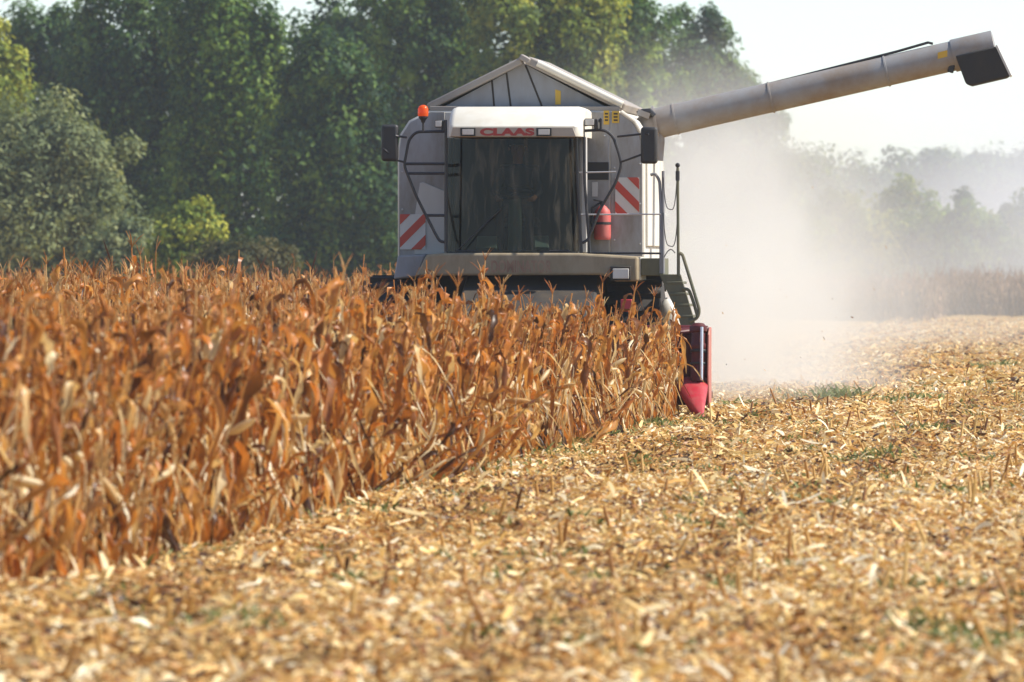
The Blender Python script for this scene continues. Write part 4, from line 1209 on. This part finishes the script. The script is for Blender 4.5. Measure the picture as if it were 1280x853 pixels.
tree('poplar_tree', 'tall dark green poplar standing left of the brighter poplar', 'tree', [(165, 90, 72, 130), (150, 230, 62, 110), (200, 200, 60, 140), (120, 150, 40, 80)], 322, 'dark', 19000, 0.30, 1, vertical=1.7)
tree('poplar_tree', 'tall sunlit poplar with its crown running out of the top of the picture', 'tree', [(284, 75, 62, 105), (300, 190, 66, 140), (265, 10, 45, 50), (325, 120, 42, 70), (250, 260, 50, 80)], 318, 'mid', 20000, 0.30, 2, vertical=1.7)
tree('broadleaf_tree', 'bluish dark tree at the far left behind the willow and the poplars', 'tree', [(60, 110, 52, 100), (85, 60, 30, 60), (30, 60, 30, 40), (60, 240, 60, 90)], 350, 'dark', 12000, 0.32, 3)
tree('broadleaf_tree', 'yellow green tree cut off by the left picture edge above the willow', 'tree', [(-25, 130, 50, 95), (-5, 190, 30, 50)], 312, 'yellow', 7000, 0.30, 4)
tree('willow_tree', 'grey green rounded willow at the left, lower than the poplars behind', 'tree', [(30, 245, 115, 105), (110, 285, 50, 60), (-30, 250, 70, 90), (60, 190, 60, 48)], 282, 'willow', 24000, 0.27, 5, vertical=1.0, clump=0.55, droop=0.15)
tree('bush', 'small green bush standing by itself right of the willow', 'bush', [(232, 305, 38, 42), (240, 330, 45, 20)], 265, 'yellow', 4800, 0.22, 6, clump=0.35)
tree('bush', 'low grey green bush between the willow and the small green bush', 'bush', [(165, 315, 38, 32), (140, 325, 40, 22)], 270, 'willow', 3600, 0.22, 7, clump=0.35)
tree('bush', 'low bush of mixed green and brown right of the small green bush', 'bush', [(300, 332, 50, 20), (345, 335, 40, 16)], 262, 'olive', 3600, 0.2, 8, clump=0.3)
tree('broadleaf_tree', 'round dark tree with a brownish olive top left of the harvester', 'tree', [(420, 150, 58, 95), (440, 235, 62, 110), (395, 100, 40, 55), (385, 240, 50, 110)], 308, 'dark', 17000, 0.28, 9)
tree('broadleaf_tree', 'bluish tree behind the round dark tree, touching the top of the picture', 'tree', [(405, 25, 30, 32), (440, 70, 60, 60), (470, 160, 60, 110)], 356, 'dark', 9000, 0.32, 10)
tree('broadleaf_tree', 'broad green tree rising behind the left side of the harvester', 'tree', [(510, 60, 62, 95), (560, 30, 55, 70), (520, 190, 70, 120), (580, 150, 60, 130)], 338, 'mid', 19000, 0.30, 11)
tree('broadleaf_tree', 'yellowish green tall tree directly behind the tank roof', 'tree', [(660, 40, 70, 85), (720, 30, 48, 60), (640, 150, 70, 110), (720, 140, 50, 110)], 333, 'yellow', 17000, 0.30, 12)
tree('broadleaf_tree', 'dark green tree behind the right eave of the tank roof', 'tree', [(770, 70, 52, 75), (790, 130, 55, 90), (760, 210, 60, 120), (800, 40, 30, 45)], 340, 'mid', 13000, 0.30, 13)
tree('broadleaf_tree', 'dusty tree behind the auger elbow, half veiled by the dust plume', 'tree', [(850, 90, 55, 75), (890, 150, 50, 80), (840, 200, 60, 130), (880, 60, 30, 40)], 362, 'dark', 12000, 0.32, 14)
tree('broadleaf_tree', 'small pale tree in the dust plume at the end of the tall wood', 'tree', [(945, 215, 50, 85), (925, 160, 35, 55), (970, 250, 38, 80)], 372, 'mid', 9000, 0.30, 15)
tree('broadleaf_tree', 'dark green tree beyond the left picture edge behind the willow', 'tree', [(-150, 120, 70, 110), (-120, 230, 70, 110)], 335, 'mid', 9000, 0.32, 16)
tree('broadleaf_tree', 'broad dark tree far beyond the left picture edge', 'tree', [(-300, 140, 80, 100), (-290, 240, 90, 100)], 345, 'dark', 9000, 0.32, 17)
# low hedge trees across the far right field, and the wood behind them
frt = [(1045, 292, 55, 48, 'yellow', 'pale green bushy tree nearest the dust plume before the far wood'), (1120, 290, 50, 50, 'yellow', 'yellow green bushy tree second from the dust plume before the far wood'),
       (1195, 292, 52, 46, 'mid', 'rounded green bushy tree before the far wood, next to the rightmost one'), (1270, 296, 50, 44, 'yellow', 'low bushy tree at the right picture edge before the far wood')]
for i, (px, py, rx, ry, mt, lb) in enumerate(frt):
    tree('bushy_tree', lb, 'tree', [(px, py, rx, ry), (px - rx * .5, py + 25, rx * .7, ry * .6), (px + rx * .5, py + 20, rx * .7, ry * .65)], 410 + 8 * (i % 2), mt, 6500, 0.34, 30 + i, group='bushy trees before the far wood')
bck = [(1000, 256, 50, 50), (1060, 252, 55, 46), (1125, 249, 52, 46), (1185, 247, 52, 48), (1245, 247, 50, 46), (1310, 247, 50, 48), (1030, 250, 46, 46), (1092, 247, 46, 46), (1155, 245, 46, 46), (1215, 244, 46, 46), (1278, 244, 46, 46)]
for i, (px, py, rx, ry) in enumerate(bck):
    tree('forest_tree', 'pale blue hazy tree in the far wood behind the bushy trees at right', 'tree', [(px, py, rx, ry), (px - 15, py + 40, rx, ry), (px + 18, py + 60, rx, ry * .8)], 560 + 15 * (i % 3), 'dark', 6500, 0.5, 50 + i, group='trees of the far wood', clump=0.9)

# ------------------------------------------------------------------ dust and haze
def ico(name, loc, rad, rot=(0, 0, 0), sub=4):
    bm = bmesh.new(); bmesh.ops.create_icosphere(bm, subdivisions=sub, radius=1.0)
    me = bpy.data.meshes.new(name); bm.to_mesh(me); bm.free()
    o = link(name, me); o.location = loc; o.scale = rad; o.rotation_euler = rot
    return o
def dust_mat(name, dens, scale, hi=1.0, far=0.25, col=(0.94, 0.93, 0.88), stretch=(1, 1, 1), contrast=1.3):
    m, t, out = new_mat(name)
    L = t.links.new
    tc = node(t, 'ShaderNodeTexCoord')
    ln = node(t, 'ShaderNodeVectorMath', operation='LENGTH'); L(tc.outputs['Object'], ln.inputs[0])
    fo = node(t, 'ShaderNodeMapRange'); fo.inputs['From Min'].default_value = 1.0; fo.inputs['From Max'].default_value = far
    fo.inputs['To Min'].default_value = 0.0; fo.inputs['To Max'].default_value = 1.0
    L(ln.outputs['Value'], fo.inputs[0])
    mp = node(t, 'ShaderNodeMapping'); mp.inputs['Scale'].default_value = stretch; L(tc.outputs['Object'], mp.inputs[0])
    nz = node(t, 'ShaderNodeTexNoise'); nz.inputs['Scale'].default_value = scale; nz.inputs['Detail'].default_value = 4; nz.inputs['Roughness'].default_value = 0.55
    L(mp.outputs[0], nz.inputs['Vector'])
    sb = node(t, 'ShaderNodeMath', operation='MULTIPLY_ADD'); sb.inputs[1].default_value = contrast; sb.inputs[2].default_value = -contrast * 0.5
    L(nz.outputs['Fac'], sb.inputs[0])
    ad = node(t, 'ShaderNodeMath', operation='ADD'); L(fo.outputs[0], ad.inputs[0]); L(sb.outputs[0], ad.inputs[1])
    mu0 = node(t, 'ShaderNodeMath', operation='MULTIPLY'); L(ad.outputs[0], mu0.inputs[0]); L(fo.outputs[0], mu0.inputs[1])
    mu0.use_clamp = True
    sx_ = node(t, 'ShaderNodeSeparateXYZ'); L(tc.outputs['Object'], sx_.inputs[0])
    hf = node(t, 'ShaderNodeMapRange'); hf.inputs['From Min'].default_value = -0.1; hf.inputs['From Max'].default_value = 0.9
    hf.inputs['To Min'].default_value = 1.0; hf.inputs['To Max'].default_value = hi
    L(sx_.outputs['Z'], hf.inputs[0])
    mh = node(t, 'ShaderNodeMath', operation='MULTIPLY'); L(mu0.outputs[0], mh.inputs[0]); L(hf.outputs[0], mh.inputs[1])
    mu0 = mh
    mu = node(t, 'ShaderNodeMath', operation='MULTIPLY'); mu.inputs[1].default_value = dens; L(mu0.outputs[0], mu.inputs[0])
    pv = node(t, 'ShaderNodeVolumePrincipled'); pv.inputs['Color'].default_value = (*col, 1); pv.inputs['Anisotropy'].default_value = 0.2
    L(mu.outputs[0], pv.inputs['Density']); L(pv.outputs[0], out.inputs['Volume'])
    return m
d = ico('dust_cloud', (3.1, 112, 0.9), (3.0, 16, 4.8)); d.data.materials.append(dust_mat('thick_dust', 0.36, 3.4, hi=0.22, stretch=(1, 3, 1), contrast=2.5, far=0.0))
tag(d, 'thick beige dust cloud at ground level beside and behind the harvester', 'dust', kind='stuff')
d = ico('dust_cloud', (3.0, 122, 3.2), (3.8, 18, 2.7)); d.data.materials.append(dust_mat('thin_dust', 0.10, 3.4, hi=0.4, stretch=(1, 3, 1), contrast=2.6, far=0.0))
tag(d, 'thin grey dust rising over the harvester in front of the trees', 'dust', kind='stuff')
d = ico('dust_cloud', (8.6, 180, 1.0), (7.5, 60, 5.5)); d.data.materials.append(dust_mat('drifting_dust', 0.018, 2.0, hi=0.5, contrast=0.8, far=0.0))
tag(d, 'wide pale veil of drifting dust over the far right of the field', 'dust', kind='stuff')
d = ico('dust_cloud', (31, 420, 2.0), (21, 140, 15)); d.data.materials.append(dust_mat('far_dust', 0.030, 1.6, hi=0.6, col=(0.92, 0.95, 1.0), contrast=0.5, far=0.1))
tag(d, 'pale bluish veil of settled dust in front of the far wood', 'dust', kind='stuff')
# chaff in the air
acc = Acc()
for i in range(34):
    p = np.array([g.uniform(2.2, 4.4), g.uniform(93, 104), abs(g.normal(0.4, 0.9)) + 0.15])
    a = g.normal(0, 1, 3); a /= np.linalg.norm(a); b = np.cross(a, g.normal(0, 1, 3)); b /= np.linalg.norm(b)
    L_ = g.uniform(0.006, 0.022); w = g.uniform(0.003, 0.007)
    acc.add(np.array([p - a * L_ - b * w, p + a * L_ - b * w, p + a * L_ + b * w, p - a * L_ + b * w]), np.array([[0, 1, 2, 3]]), float(g.uniform(0, 0.6)))
V, F, T = acc.get()
tag(link('flying_chaff', np_mesh('flying_chaff', V, F, M['litter'], T)), 'bits of chaff blown into the air beside the header', 'chaff', kind='stuff')
# air
mb = MB(); mb.box(-720, 720, -170, 1220, -1.5, 27)
hz = mb.build('haze', [], None, smooth=False)
m, t, out = new_mat('haze_air')
pv = node(t, 'ShaderNodeVolumePrincipled'); pv.inputs['Color'].default_value = (0.76, 0.88, 1.0, 1); pv.inputs['Density'].default_value = 0.00020; pv.inputs['Anisotropy'].default_value = 0.3
t.links.new(pv.outputs[0], out.inputs['Volume'])
hz.data.materials.append(m)
tag(hz, 'thin pale haze in the air over the field', 'haze', kind='stuff')
